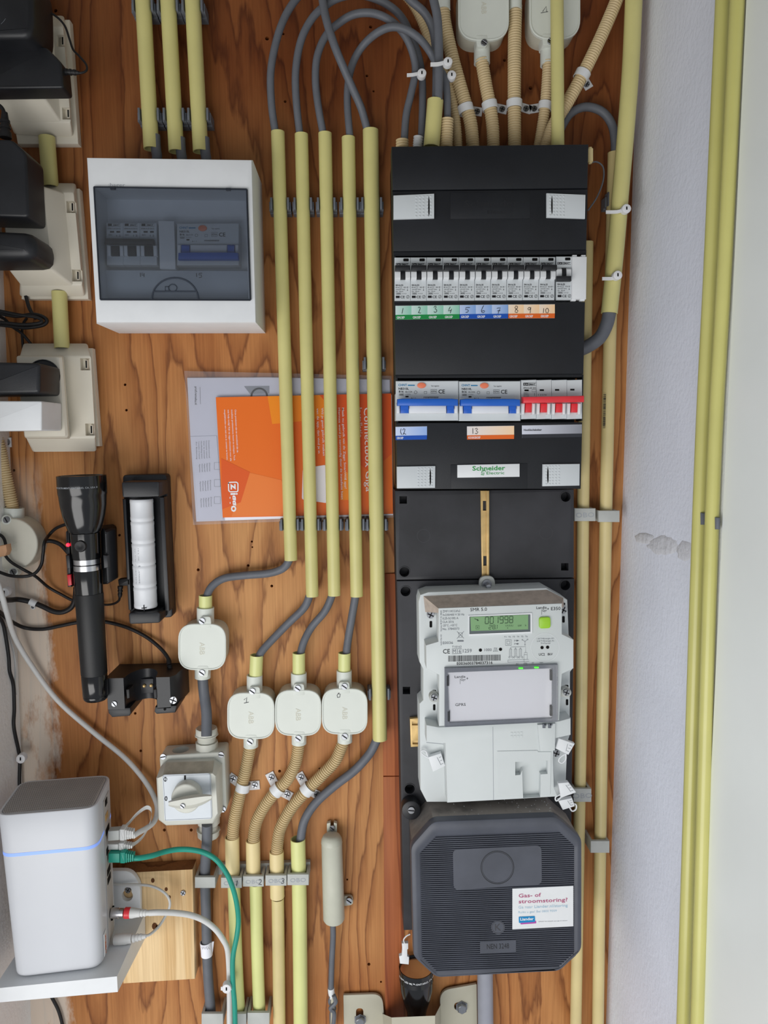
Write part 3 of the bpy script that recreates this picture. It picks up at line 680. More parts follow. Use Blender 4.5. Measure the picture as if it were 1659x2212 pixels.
saddle((1006, 236), (20, 78), 29, [(1031, 240)], .020, 'white saddle clamp on the hose nearest the grey cables', GSd)
saddle((1058, 229), (9, 46), 28, [(1085, 235)], .020, 'white saddle clamp on the hose from the bigger ivory box', GSd)
saddle((1111, 226), (0, 40), 29, [(1137, 234)], .020, 'white saddle clamp on the straight middle hose', GSd)
saddle((1177, 230), (-6, 40), 24, [(1154, 234)], .020, 'white saddle clamp beside the yellow conduit at the panel top', GSd)
saddle((1257, 163), (-36, 70), 28, [(1268, 181)], .034, 'white saddle clamp on the slanting hose', GSd)
conduit([(957, -40), (958, 22)], 30, .022, 'box', 'ivory spout at the top edge over a hose', 'spouts at the top edge', 'box_spout', 'box spout')
conduit([(1114, -40), (1113, 22)], 28, .022, 'box', 'ivory spout at the top edge over the straight hose', 'spouts at the top edge', 'box_spout', 'box spout')

# ------------------------------------------------------------------ ivory junction boxes
def jbox(x0, y0, x1, y1, label, group, top=None, stub=None, bot=True, h=.030, mark='ABB', pen=None, rr=.34, tilt=0):
    cx, cy = (x0+x1)/2, (y0+y1)/2; w = x1-x0
    o = W(cx, cy, 0); t = thing('junction_box', label, 'junction box', (o.x, 0, o.z), group)
    out = rnd([(x0, y0), (x1, y0), (x1, y1), (x0, y1)], w*rr, 8)
    part('body', MB().prism(inset(Q(out, h), .0012), 0, h-.002), M['boxside'], t)
    lid = MB(); q = Q(out, h+.002); k = PX(cx, cy, h)
    R = []
    for d, hh in ((0, h-.0022), (0, h+.0012), (.0006, h+.0018), (.0016, h+.0018), (.0022, h+.0008), (.004, h+.0008)):
        R.append([(x, -hh, z) for x, z in inset(q, d)])
    lid.loft(R); lp = part('lid', lid, M['box'], t)
    if mark:
        e = MB(); e.text(mark, cx-5, cy-10, h+.00105, 11, 90, 'L', st=.95, bold=.0)
        part('embossed_mark', e, M['boxside'], lp, ang=-1)
    if pen:
        e = MB()
        for ln in pen: e.line(ln, h+.0012, 1.3)
        part('pencil_mark', e, M['pencil'], lp, ang=-1)
    def spout(px, ya, yb, hw, sy, s):
        lug = MB(); nk = MB()
        r = hw*PX(px, ya, .017)
        nk.hollow([W(px, ya, .017), W(px, (ya+yb)/2, .017), W(px, yb, .017)], r, .002, 20, .012)
        lug.qp([(px-11, sy-10*s), (px+11, sy-10*s), (px+13, sy+16*s), (px-13, sy+16*s)] if s > 0 else [(px-13, sy-16), (px+13, sy-16), (px+11, sy+10), (px-11, sy+10)], .012, h+.0012, .001, 2, 5, 3)
        part('spout', nk, M['box'], t); part('screw_lug', lug, M['box'], t)
    if top: spout(top[0]-0, top[1], top[2], top[3], top[4], 1)
    if bot: spout(bot[0], bot[1], bot[2], bot[3], bot[4], -1)
    if top: screw(top[5], top[4], h+.001, h+.003, 7, t, 35)
    if bot: screw(bot[5], bot[4], h+.001, h+.003, 7, t, 35)
    return t
GJ = 'ivory junction boxes below the long conduits'
def S6(x, y): return (300+x/2.9625, 1150+y/2.9625)
jbox(384.5, 1348, 488, 1448, 'ivory junction box on its own beside the battery charger', GJ, (444, 1312, 1345, 18.5, 1342, 436), None, (438, 1440, 1464, 17, 1454, 435.7))
jbox(490.5, 1497, 593, 1597, 'ivory junction box first in the row of three, pencil one on lid', GJ, (550, 1458, 1492, 17, 1494, 544.7), None, (542, 1588, 1612, 16, 1603, 539.7), pen=[[(527, 1512), (533, 1507), (532, 1518)], [(527, 1519), (537, 1517)]])
jbox(594, 1491, 694, 1590, 'ivory junction box in the middle of the row of three', GJ, (645.5, 1453, 1488, 17, 1487.6, 643), None, (646, 1582, 1606, 16, 1596, 644))
jbox(695, 1488, 794, 1587, 'ivory junction box last in the row of three, beside the widest conduit', GJ, (743.5, 1448, 1483, 16.5, 1483.5, 744), None, (745, 1578, 1602, 16, 1591.6, 744.6), pen=[[(730, 1498), (735, 1500), (734, 1506), (729, 1507), (728, 1502), (733, 1496)]])
GJ2 = 'ivory junction boxes at the top edge'
jbox(990, -60, 1100, 87, 'large ivory junction box at the top edge with one bottom screw', GJ2, None, None, (1041, 80, 138, 17.5, 91, 1046), h=.03, rr=.4)
jbox(1144, -60, 1254, 84, 'large ivory junction box at the top edge behind the yellow conduit', GJ2, None, None, (1184, 78, 142, 17, 88, 1190), h=.03, rr=.4, mark='', pen=[[(1172, 25), (1180, 14), (1181, 26)], [(1168, 28), (1184, 25)]])
GY = 'yellow stubs on the junction boxes'
conduit([(444, 1286), (444, 1335)], 28.5, .017, 'yelg', 'short yellow stub on the single junction box', GY)
conduit([(554.5, 1415), (551.5, 1480)], 28.5, .017, 'yelg', 'slightly slanting yellow stub on the first box of three', GY)
conduit([(645.5, 1410), (645.5, 1475)], 27.5, .017, 'yelg', 'short yellow stub on the middle box of three', GY)
conduit([(744, 1410), (743.5, 1470)], 27, .017, 'yelg', 'short yellow stub on the last box of three', GY)
GL = 'grey cables into the lower junction boxes'
def S6h(pts): return [S6(x, y)+(h,) for x, y, h in pts]
cable(S6h([(985, 90, .022), (960, 180, .022), (920, 232, .018), (830, 262, .014), (680, 275, .012), (550, 293, .013), (475, 338, .015), (438, 400, .017), (430, 470, .017)]), 17, 'cable', 'grey cable snaking from the first conduit to the single junction box', None, GL)
cable(S6h([(1112, 330, .022), (1090, 412, .022), (1055, 485, .018), (960, 578, .014), (870, 670, .014), (800, 745, .016), (772, 790, .017), (765, 850, .017)]), 17, 'cable', 'grey cable slanting to the first junction box of the row of three', None, GL)
cable(S6h([(1250, 330, .022), (1235, 405, .022), (1190, 505, .018), (1110, 600, .014), (1060, 690, .016), (1035, 775, .017), (1025, 850, .017)]), 16.5, 'cable', 'grey cable slanting to the middle junction box', None, GL)
cable(S6h([(1392, 330, .022), (1385, 412, .022), (1360, 560, .018), (1340, 680, .016), (1328, 770, .017), (1320, 850, .017)]), 17, 'cable', 'grey cable running nearly straight to the last junction box', None, GL)
def S7(pts, h): return [(300+p[0]/2.9625, 1600+p[1]/2.9625, p[2] if len(p) > 2 else h) for p in pts]
GF = 'corrugated hoses below the junction boxes'
hose(S7([(716, 0), (708, 60), (685, 180), (658, 290), (630, 420), (607, 540), (598, 680)], .017), 26, .017, 'corrugated hose below the first box of three', GF)
hose(S7([(1022, -10), (1020, 50), (1000, 150), (950, 250), (880, 320), (800, 425), (748, 535), (730, 680)], .017), 26, .017, 'corrugated hose below the middle box of three', GF)
hose(S7([(1316, -20), (1300, 30), (1255, 130), (1170, 222), (1080, 312), (980, 425), (910, 550), (888, 650), (880, 770)], .017), 26, .017, 'corrugated hose below the last box of three', GF)
GSe = 'saddle clamps below the junction boxes'
saddle((525, 1699), (-26, 112), 26, [(503, 1683), (550, 1697)], .017, 'white saddle clamp on the hose of the first box', GSe)
saddle((599, 1706), (-60, 62), 26, [(586, 1680), (620, 1717)], .017, 'white saddle clamp on the hose of the middle box', GSe)
saddle((664, 1705), (-62, 66), 26, [(650, 1680), (684, 1717)], .017, 'white saddle clamp on the hose of the last box', GSe)
cable(S7([(1545, -60, .022), (1520, 0, .022), (1475, 85, .020), (1380, 190, .016), (1250, 290, .014), (1130, 400, .014), (1060, 510, .016), (1035, 630, .016), (1025, 700, .016)], 0), 19, 'cable', 'grey cable sweeping from the widest conduit to the lower sleeve')
GQ = 'sleeves and pipes in the lower clamp row'
conduit([(501.5, 1808), (503, 1905)], 31, .016, 'crm', 'cream sleeve under the first hose in the lower clamp row', GQ)
conduit([(546.5, 1815), (547.5, 1905)], 31, .016, 'crm', 'cream sleeve under the second hose in the lower clamp row', GQ)
conduit([(597.5, 1839), (599, 1937)], 31, .016, 'crm', 'cream sleeve under the third hose reaching below its clamp', GQ)
conduit([(643.5, 1812), (647, 1960), (650, 2260), (652.5, 2480)], 32, .016, 'yelg', 'pale yellow pipe under the sweeping grey cable', GQ)
conduit([(505, 1908), (511, 2080), (517, 2196)], 27, .016, 'yelg', 'pale yellow pipe partly behind the teal cable', GQ)
conduit([(552.5, 1908), (556, 2060), (560.5, 2196)], 27, .016, 'yelg', 'pale yellow pipe below the clamp numbered two', GQ)
conduit([(600, 1940), (602, 2080), (604, 2260), (606.5, 2480)], 27, .016, 'yel2', 'peach coloured pipe below the clamp numbered three', GQ)
GK = 'clamps in the lower clamp row'
clamp(420.5, 1895, 465, 1919, .030, 'grey clamp on the grey cable below the rotary switch', GK, '')
clamp(477, 1896, 522, 1919, .030, 'grey clamp with pencilled one behind the teal cable', GK, 'OBO', '1')
clamp(524.5, 1893, 569.5, 1916, .030, 'grey clamp with pencilled two', GK, 'OBO', '2')
clamp(573, 1891, 619, 1914, .030, 'grey clamp with pencilled three', GK, 'OBO', '3')
clamp(620.5, 1889, 667, 1913, .030, 'grey clamp without a number at the end of the row', GK, 'OBO')
GK2 = 'clamps at the bottom edge'
clamp(435, 2190, 482, 2216, .030, 'grey clamp at the bottom edge on the grey cable', GK2, '')
clamp(489, 2190, 532, 2216, .030, 'grey clamp at the bottom edge behind the white and teal cables', GK2, '')
clamp(534, 2188, 582, 2214, .030, 'grey clamp at the bottom edge on the pale yellow pipe', GK2, '')
rail = MB().qp([(470, 1868), (670, 1862), (670, 1884), (470, 1890)], .0004, .0068, .0006)
one('clamp_rail', rail, M['obo'], 'grey mounting rail behind the lower clamp row', 'rail')
# ------------------------------------------------------------------ grey main cable, capsule
cable([(438, 1440, .017), (438, 1468, .017), (441, 1500, .018), (446, 1540, .024), (446, 1590, .032)], 23, 'cable', 'thick grey cable from the single junction box to the rotary switch')
cable([(447, 1780, .032), (447, 1815, .028), (444, 1860, .020), (443, 1900, .017), (446, 2000, .015), (449, 2100, .015), (456, 2195, .016), (458, 2260, .016)], 22, 'cable', 'thick grey cable running down from the rotary switch')
t = thing('cable_tag', 'white paper tag taped round the grey cable below the switch', 'tag', tuple(W(446, 2048, .02)))
part('wrap', MB().hollow([W(444.5, 2034, .0155), W(446, 2048, .0155), W(447, 2063, .0155)], 12.4*PX(446, 2048, .0155), .0008, 20, .001), M['paper'], t)
part('flag', MB().qp([(457, 2035), (462, 2034), (459, 2062), (455, 2064)], .014, .0155), M['paper'], t)
mk = MB(); mk.line([(436, 2046), (438, 2051), (440, 2046), (443, 2051), (445, 2046), (448, 2051), (451, 2047), (454, 2051)], .0302-.006, 1)
part('handwriting', mk, M['pencil'], t, ang=-1)
t = thing('cable_capsule', 'aged ivory plastic capsule screwed upright to the board', 'capsule', tuple(W(718, 1900, 0)))
A, B = W(716.5, 1812, .019), W(721.5, 1988, .019); r = 23*PX(718, 1900, .019); ax = B-A; L = ax.length
part('shell', MB().lathe(A, ax, [(-.006, r*.55), (-.004, r*.8), (0, r*.95), (.005, r), (.0055, r*.97), (L*.5, r*1.0), (L-.003, r*1.02), (L, r*.9)], 28), M['capsule'], t)
part('top_tab', MB().qp([(706, 1779), (714, 1777), (714, 1788), (721, 1788), (721, 1777), (728, 1779), (728, 1812), (706, 1812)], .002, .008, .0008), M['capsule'], t)
screw(717.6, 1790, .008, .0105, 6, t, 40)
part('side_lug', MB().qp(rnd([(740, 1936), (762, 1936), (763, 1955), (740, 1958)], 7), .002, .006, .0006), M['capsule'], t)
screw(754, 1947, .006, .010, 7, t, 35)
cable([(721, 1980, .018), (719, 1992, .018), (719.5, 2022, .016), (717, 2072, .014), (715, 2137, .014), (716, 2152, .014)], 12.5, 'cable', 'grey cable hanging below the ivory capsule')
t = thing('earth_wire', 'stripped earth wire with white tape twisted at its end', 'wire', tuple(W(717, 2150, .012)))
part('tape', MB().tube(path([(715, 2134), (716, 2145), (719, 2154)], .014), 7.2*PX(716, 2145, .014), 12), M['white'], t)
for k in range(3):
    part('strand', MB().tube(path([(717+k*2, 2150), (713+k*6, 2165), (722-k*4, 2178), (716+k*3, 2190), (718, 2230)], .013+.003*k, 6), 4.6*PX(716, 2145, .014), 8), M[('cable', 'beige', 'cable')[k]], t)
# ------------------------------------------------------------------ black fuse panel
HP = .083
def pl(y): return 846+12*(y-316)/742.0
def pr(y): return 1272-17*(y-310)/744.0
def band(y0, y1, dy=-5): return [(pl(y0), y0), (pr(y0), y0+dy*(1-(y0-310)/900)), (pr(y1), y1+dy*(1-(y1-310)/900)), (pl(y1), y1)]
o = W(1060, 690, 0)
pan = thing('distribution_board', 'tall black fuse panel with two rows of breakers and white corner clips', 'fuse panel', (o.x, 0, o.z))
b = MB().prism(inset(Q(band(316, 1058), HP), .002), .001, .058)
part('back_box', b, M['panelblk'], pan)
part('top_cover', MB().qp(band(316, 411), .0585, HP, .0015), M['panelblk'], pan)
part('upper_cover', MB().qp(band(413, 543), .0585, HP-.001, .0008), M['panelblk'], pan)
fr = MB()
fr.qp(band(544, 553), .0585, HP-.005); fr.qp([(pl(650), 651), (1200, 648), (1200, 656), (pl(650), 656)], .0585, HP-.002)
for y0, y1 in ((553, 651), (815, 913)):
    fr.prism(Q([(pl(y0), y0), (pl(y0)+4.5, y0), (pl(y1)+4.5, y1), (pl(y1), y1)], HP-.003), .0585, HP-.003)
    fr.prism(Q([(pr(y0)-2.2, y0-4), (pr(y0), y0-4), (pr(y1), y1-4), (pr(y1)-2.2, y1-4)], HP-.003), .0585, HP-.003)
part('row_frame', fr, M['panelblk'], pan)
part('middle_cover', MB().qp(band(655, 810), .0585, HP, .001), M['panelblk'], pan)
part('lower_cover', MB().qp(band(914, 1057), .0585, HP, .001), M['panelblk'], pan)
part('row_lip', MB().qp(band(811, 817), .0585, HP-.005), M['panelblk'], pan)
e = MB(); e.qp([(973, 416), (1146, 415), (1145, 472), (973, 473)], HP-.001, HP-.0005, .0002); part('logo_recess', e, M['panelblk'], pan)
e = MB(); e.text('Schneider', 1003, 448, HP-.0004, 15, -1, 'L', 117); e.text('Electric', 1053, 462, HP-.0004, 8, -1, 'L', 52); part('embossed_logo', e, M['black'], pan, ang=-1)
def wclip(px, side, lab):
    k = part('corner_clip', MB().qp(px, HP, HP+.003, .0006), M['greyp'], pan, lab)
    (xa, ya), (xb, yb), (xc, yc), (xd, yd) = px
    bm_ = MB()
    for i in range(5):
        for j in range(7):
            u = .56+.088*i if side < 0 else .44-.088*i
            if i == 3: u += .012
            v = .1+.8*j/6
            x = xa+(xb-xa)*u; y = (ya+(yb-ya)*u)*(1-v)+(yd+(yc-yd)*u)*v
            bm_.frus(circ(x, y, 2.4, 6), HP+.003, circ(x, y, 1.0, 6), HP+.0036)
    part('grip_bumps', bm_, M['greyp'], k, kind='stuff')
    u = .868 if side < 0 else .132
    x = xa+(xb-xa)*u; y0 = ya+(yb-ya)*u
    s = MB(); s.quad([(x, y0+4), (x+1.6, y0+14), (x+1.8, (y0+yd)/2), (x+1.6, yd-12), (x, yd-5), (x-1.2, yd-14), (x-1.6, (y0+yd)/2), (x-1.2, y0+14)], HP+.0032)
    part('slit', s, M['dark'], k, ang=-1)
    return k
wclip([(850, 422), (938, 418), (938, 471), (850, 473.5)], -1, None)
wclip([(1181, 417), (1265, 420.5), (1264, 472), (1181, 469.5)], 1, None)
wclip([(857, 1008), (940.5, 1006.6), (940, 1054), (857.5, 1055)], -1, None)
wclip([(1172.8, 1003), (1252.6, 1002), (1252, 1049), (1172, 1050.5)], 1, None)
def strip(x0, x1, yl, yr, hgt, cut_, ma, mb_, word, n, lab, pens, wordfit=17):
    q = [(x0, yl), (x1, yr), (x1-.3, yr+hgt), (x0+.3, yl+hgt)]
    base = part('label_strip', MB().qp(q, HP, HP+.0006), M['white'], pan, lab)
    w = (x1-x0)/n
    for i in range(n):
        xa, xb = x0+w*i, x0+w*(i+1); ya = yl+(yr-yl)*i/n; yb = yl+(yr-yl)*(i+1)/n
        part('tinted_field', MB().quad([(xa, ya+.5), (xb, yb+.5), (xb, yb+hgt*cut_), (xa, ya+hgt*cut_)], HP+.0008), ma, base, ang=-1)
    part('colour_band', MB().quad([(x0, yl+hgt*cut_), (x1, yr+hgt*cut_), (x1-.3, yr+hgt), (x0+.3, yl+hgt)], HP+.0009), mb_, base, ang=-1)
    if word:
        tw = MB()
        for i in range(n):
            xa = x0+w*i; ya = yl+(yr-yl)*i/n
            tw.text(word, xa+3, ya+hgt*.93, HP+.0011, hgt*.16, math.degrees(math.atan2(yr-yl, x1-x0)), 'L', wordfit, bold=.02)
        part('printed_word', tw, M['inkw'], base, ang=-1)
    pm = MB()
    for ln in pens: pm.line([tuple(p) for p in ln], HP+.0012, 1.15)
    if pens: part('handwritten_number', pm, M['pen'], base, ang=-1)
    return base
def Z2(*pts): return [(840+x/7.54, 540+y/7.54) for x, y in pts]
def Z3(*pts): return [(830+x/3.53, 300+y/3.53) for x, y in pts]
gG = grad('green_tint', (206, 226, 222), (138, 200, 176)); gB = grad('blue_tint', (192, 208, 240), (128, 166, 222)); gO = grad('orange_tint', (244, 226, 206), (250, 208, 160))
gB2 = grad('wide_blue_tint', (208, 220, 246), (150, 180, 232)); gO2 = grad('wide_orange_tint', (232, 226, 224), (250, 214, 172)); gS = grad('silver_tint', (214, 218, 230), (140, 142, 150))
bG, bB, bO = ink('green_band', (30, 138, 70), .45), ink('blue_band', (30, 82, 178), .45), ink('orange_band', (226, 104, 38), .45)
strip(854.2, 992.5, 660.5, 658.8, 30, .66, gG, bG, 'GROEP', 4, 'green label strip numbered one to four by hand',
      [Z2((232, 950), (222, 990), (215, 1036)), Z2((478, 945), (488, 928), (505, 932), (508, 955), (498, 990), (478, 1028), (488, 1012), (500, 1030), (522, 1024)),
       Z2((735, 940), (745, 918), (765, 916), (768, 935), (752, 960), (775, 972), (782, 995), (765, 1016), (742, 1015), (735, 1000)), Z2((1000, 925), (980, 965), (966, 992), (1018, 985)), Z2((1022, 962), (1008, 1000), (1000, 1030))])
strip(993, 1097.5, 658.8, 657.8, 30, .66, gB, bB, 'GROEP', 3, 'blue label strip numbered five to seven by hand',
      [Z2((1320, 936), (1255, 940), (1250, 975), (1280, 972), (1296, 990), (1285, 1012), (1250, 1018)), Z2((1545, 905), (1520, 950), (1506, 990), (1515, 1018), (1545, 1022), (1560, 1000), (1545, 985), (1510, 1000)),
       Z3((858, 1293), (885, 1288), (876, 1310), (868, 1332)), Z3((862, 1312), (885, 1309))])
strip(1097.9, 1198.5, 657.8, 657.2, 30, .66, gO, bO, 'GROEP', 3, 'orange label strip numbered eight to ten by hand',
      [Z3((1015, 1278), (1003, 1274), (996, 1288), (1008, 1300), (1020, 1312), (1012, 1326), (998, 1322), (1000, 1306), (1016, 1290), (1015, 1278)), Z3((1116, 1290), (1104, 1284), (1094, 1296), (1102, 1306), (1116, 1296), (1118, 1286), (1112, 1330)),
       Z3((1216, 1292), (1214, 1328)), Z3((1240, 1292), (1230, 1304), (1234, 1326), (1248, 1328), (1254, 1310), (1248, 1294), (1240, 1292))])
def Z4(*pts): return [(830+x/3.53, 780+y/3.53) for x, y in pts]
strip(854.4, 922.4, 922, 920.8, 28.5, .68, gB2, bB, 'GROEP', 1, 'small blue label with handwritten twelve', [Z4((128, 515), (124, 540), (132, 562)), Z4((140, 528), (148, 515), (158, 520), (154, 540), (142, 562), (150, 552), (166, 560))], 14)
strip(1008.8, 1110.6, 921, 919.6, 28.5, .68, gO2, bO, 'KOOKGROEP', 1, 'orange label with handwritten thirteen', [Z4((675, 512), (676, 555)), Z4((692, 520), (704, 512), (712, 520), (700, 532), (714, 542), (706, 555), (692, 552))], 26)
st = strip(1127.5, 1257, 919, 917, 27, .72, gS, ink('charcoal_band', (52, 54, 60), .5), '', 1, 'grey label printed with the word for main switch', [])
tw = MB(); tw.text('Hoofdschakelaar', 1131.5, 931, HP+.0011, 4.4, -1, 'L', 39, bold=.015); part('printed_word', tw, M['inkb'], st, ang=-1)
part('logo_plate_recess', MB().qp([(974, 1004), (1139, 1001), (1139, 1055), (974, 1056)], HP, HP+.0008, .0003), M['panelblk'], pan)
lp = part('brand_plate', MB().qp([(988, 1004.5), (1122.5, 1001.8), (1122.5, 1030), (988, 1032)], HP+.0008, HP+.0022, .0004), M['white'], pan, 'white plate with green lettering')
e = MB(); e.text('Schneider', 1020.5, 1016.6, HP+.0024, 9.6, -1, 'L', 71, bold=.02); e.text('Electric', 1051, 1025, HP+.0024, 6.2, -1, 'L', 38.5, bold=.004)
e.line([(1046, 1017), (1041, 1018), (1040, 1022), (1046, 1022), (1045, 1026), (1039, 1025)], HP+.0024, 1.6); e.line([(1048, 1020), (1049, 1017), (1045, 1016)], HP+.0024, 1.2)
part('green_lettering', e, M['greenink'], lp, ang=-1)

# ------------------------------------------------------------------ breakers
HB = .0835
def marks(e, x, y, w, h, fine=True):
    e.text('EA16-32', x+2.6, y+61.6, h, 3.1, 0, 'L', 16, bold=.03)
    e.text('B16', x+2.6, y+66.2, h, 2.6, 0, 'L', 7); e.line(rect(x+10.6, y+63.6, x+16, y+66.4), h, .5, True); e.text('E3', x+20, y+66.2, h, 2.6, 0, 'L', 5)
    e.text('230/240V 50Hz', x+2.6, y+70.6, h, 2.1, 0, 'L', 20); e.text('I\u0394n  30mA', x+2.6, y+74.9, h, 2.4, 0, 'L', 16)
    e.line(rect(x+3, y+77, x+14, y+79.8), h, .5, True); e.text('3000', x+4.5, y+79.4, h, 2, 0, 'L', 8); e.text('In 0-15', x+16.5, y+79.4, h, 2, 0, 'L', 9)
    e.quad(rect(x+2.8, y+83, x+11, y+88), h); e.text('CE', x+12.5, y+88.2, h, 5.2, 0, 'L', 9.5, bold=.01)
    e.line(circ(x+28.6, y+85.3, 3.2, 12), h, .6, True); e.line([(x+30.4, y+83.4), (x+27.4, y+84.6), (x+29.8, y+86.2), (x+27, y+87.4)], h, .6)
    e.quad(circ(x+27.8, y+64.4, 1, 8), h); e.quad(circ(x+27.8, y+71, 1, 8), h); e.line([(x+27.8, y+64), (x+27.8, y+71)], h, .35); e.text('I', x+31, y+65.5, h, 2.2)
def breaker(x, y, w, label, group, down=False):
    c = W(x, y, HB)
    t = thing('circuit_breaker', label, 'circuit breaker', (c.x, -.0585, c.z), group)
    H = 93.5
    part('body', MB().qp([(x, y), (x+w, y), (x+w, y+H), (x, y+H)], .0588, HB, .0005, 1), M['greyp'], t)
    xc = x+w*.53; sw = w*.16; n = MB()
    y0, y1 = (y+28, y+48) if not down else (y+24, y+47)
    for xa, xb in ((x+.6, xc-sw), (xc+sw, x+w-.6)):
        a = Q([(xa, y0), (xb, y0), (xb, y1), (xa, y1)], HB+.006)
        prof = [(HB, 0), (HB+.0035, .02), (HB+.0056, .16), (HB+.006, .4), (HB+.006, .8), (HB+.004, .96), (HB, 1)]
        z0, z1 = a[0][1], a[2][1]
        n.loft([[Vector((a[0][0], -h, z0+(z1-z0)*v)) for h, v in prof], [Vector((a[1][0], -h, z0+(z1-z0)*v)) for h, v in prof]])
    part('nose', n, M['white'], t)
    g = MB(); g.prism(Q([(xc-sw, y0+.5), (xc+sw, y0+.5), (xc+sw, y1-.5), (xc-sw, y1-.5)], HB+.003), HB, HB+.003, .0008)
    by = y+17 if not down else y+42
    g.prism(Q([(x+1, by), (x+w-.8, by), (x+w-.4, by+11), (x+.8, by+11)], HB+.013), HB+.008, HB+.0145, .0015)
    g.prism(Q([(xc-sw*.9, by+2), (xc+sw*.9, by+2), (xc+sw*.9, by+9), (xc-sw*.9, by+9)], HB+.009), HB, HB+.0085)
    part('toggle', g, M['black'], t)
    part('indicator', MB().qp(rnd([(x+19, y+2.4), (x+30.5, y+2.4), (x+30.5, y+8.4), (x+19, y+8.4)], 1.5, 2), HB, HB+.0003), M['dark'], t)
    e = MB(); h = HB+.00025; yl = y+17.5
    e.quad(rect(x+2.6, yl-5, x+13, yl), h); e.line(rect(x+13.4, yl-5, x+31, yl), h, .6, True); e.text('EMAT', x+15, yl-1, h, 3.2, 0, 'L', 14, bold=.03)
    marks(e, x, y, w, h); part('print', e, M['inkb'], t, ang=-1)
    e = MB(); e.line([(x+5.4, yl-4.2), (x+4, yl-2.4), (x+5.6, yl-.8)], h+.0001, .7); e.line([(x+7.5, yl-1), (x+7.8, yl-3.2), (x+9, yl-1.6), (x+10.4, yl-3.2), (x+10.6, yl-1)], h+.0001, .6); part('logo', e, M['inkw'], t, ang=-1)
    return t
def copy_tree(o, off, label):
    r = o.copy(); C.objects.link(r); r.location = o.location+off; r['label'] = label
    for ch in o.children:
        c = ch.copy(); C.objects.link(c); c.parent = r
        for g in ch.children:
            d = g.copy(); C.objects.link(d); d.parent = c
    return r
GBk = 'slim circuit breakers in the upper row of the fuse panel'
NUM = ['one', 'two', 'three', 'four', 'five', 'six', 'seven', 'eight', 'nine', 'ten']
b0 = breaker(852.3, 556, 34.3, 'slim white circuit breaker above the handwritten number one', GBk)
for i in range(1, 10):
    off = W(852.3+34.83*i, 556-.12*i, HB)-W(852.3, 556, HB)
    copy_tree(b0, off, 'slim white circuit breaker above the handwritten number %s' % NUM[i])
breaker(1201.8, 554, 33, 'slim white circuit breaker switched off, beside the blank white cover', GBk, True)
t = thing('blank_cover', 'blank white cover at the end of the upper breaker row', 'cover', tuple(W(1250, 600, .0585)))
part('cover', MB().qp([(1236, 554), (1268, 554), (1266.5, 646), (1235.5, 646)], .0588, HB+.004, .001), M['white'], t)
for xx in (1237, 1256):
    for tb in (MB().qp(rect(xx, 551, xx+9, 554.5), HB-.002, HB+.002), MB().qp(rect(xx-3, 645.5, xx+7, 650), HB-.002, HB+.002)): part('snap_tab', tb, M['white'], t)

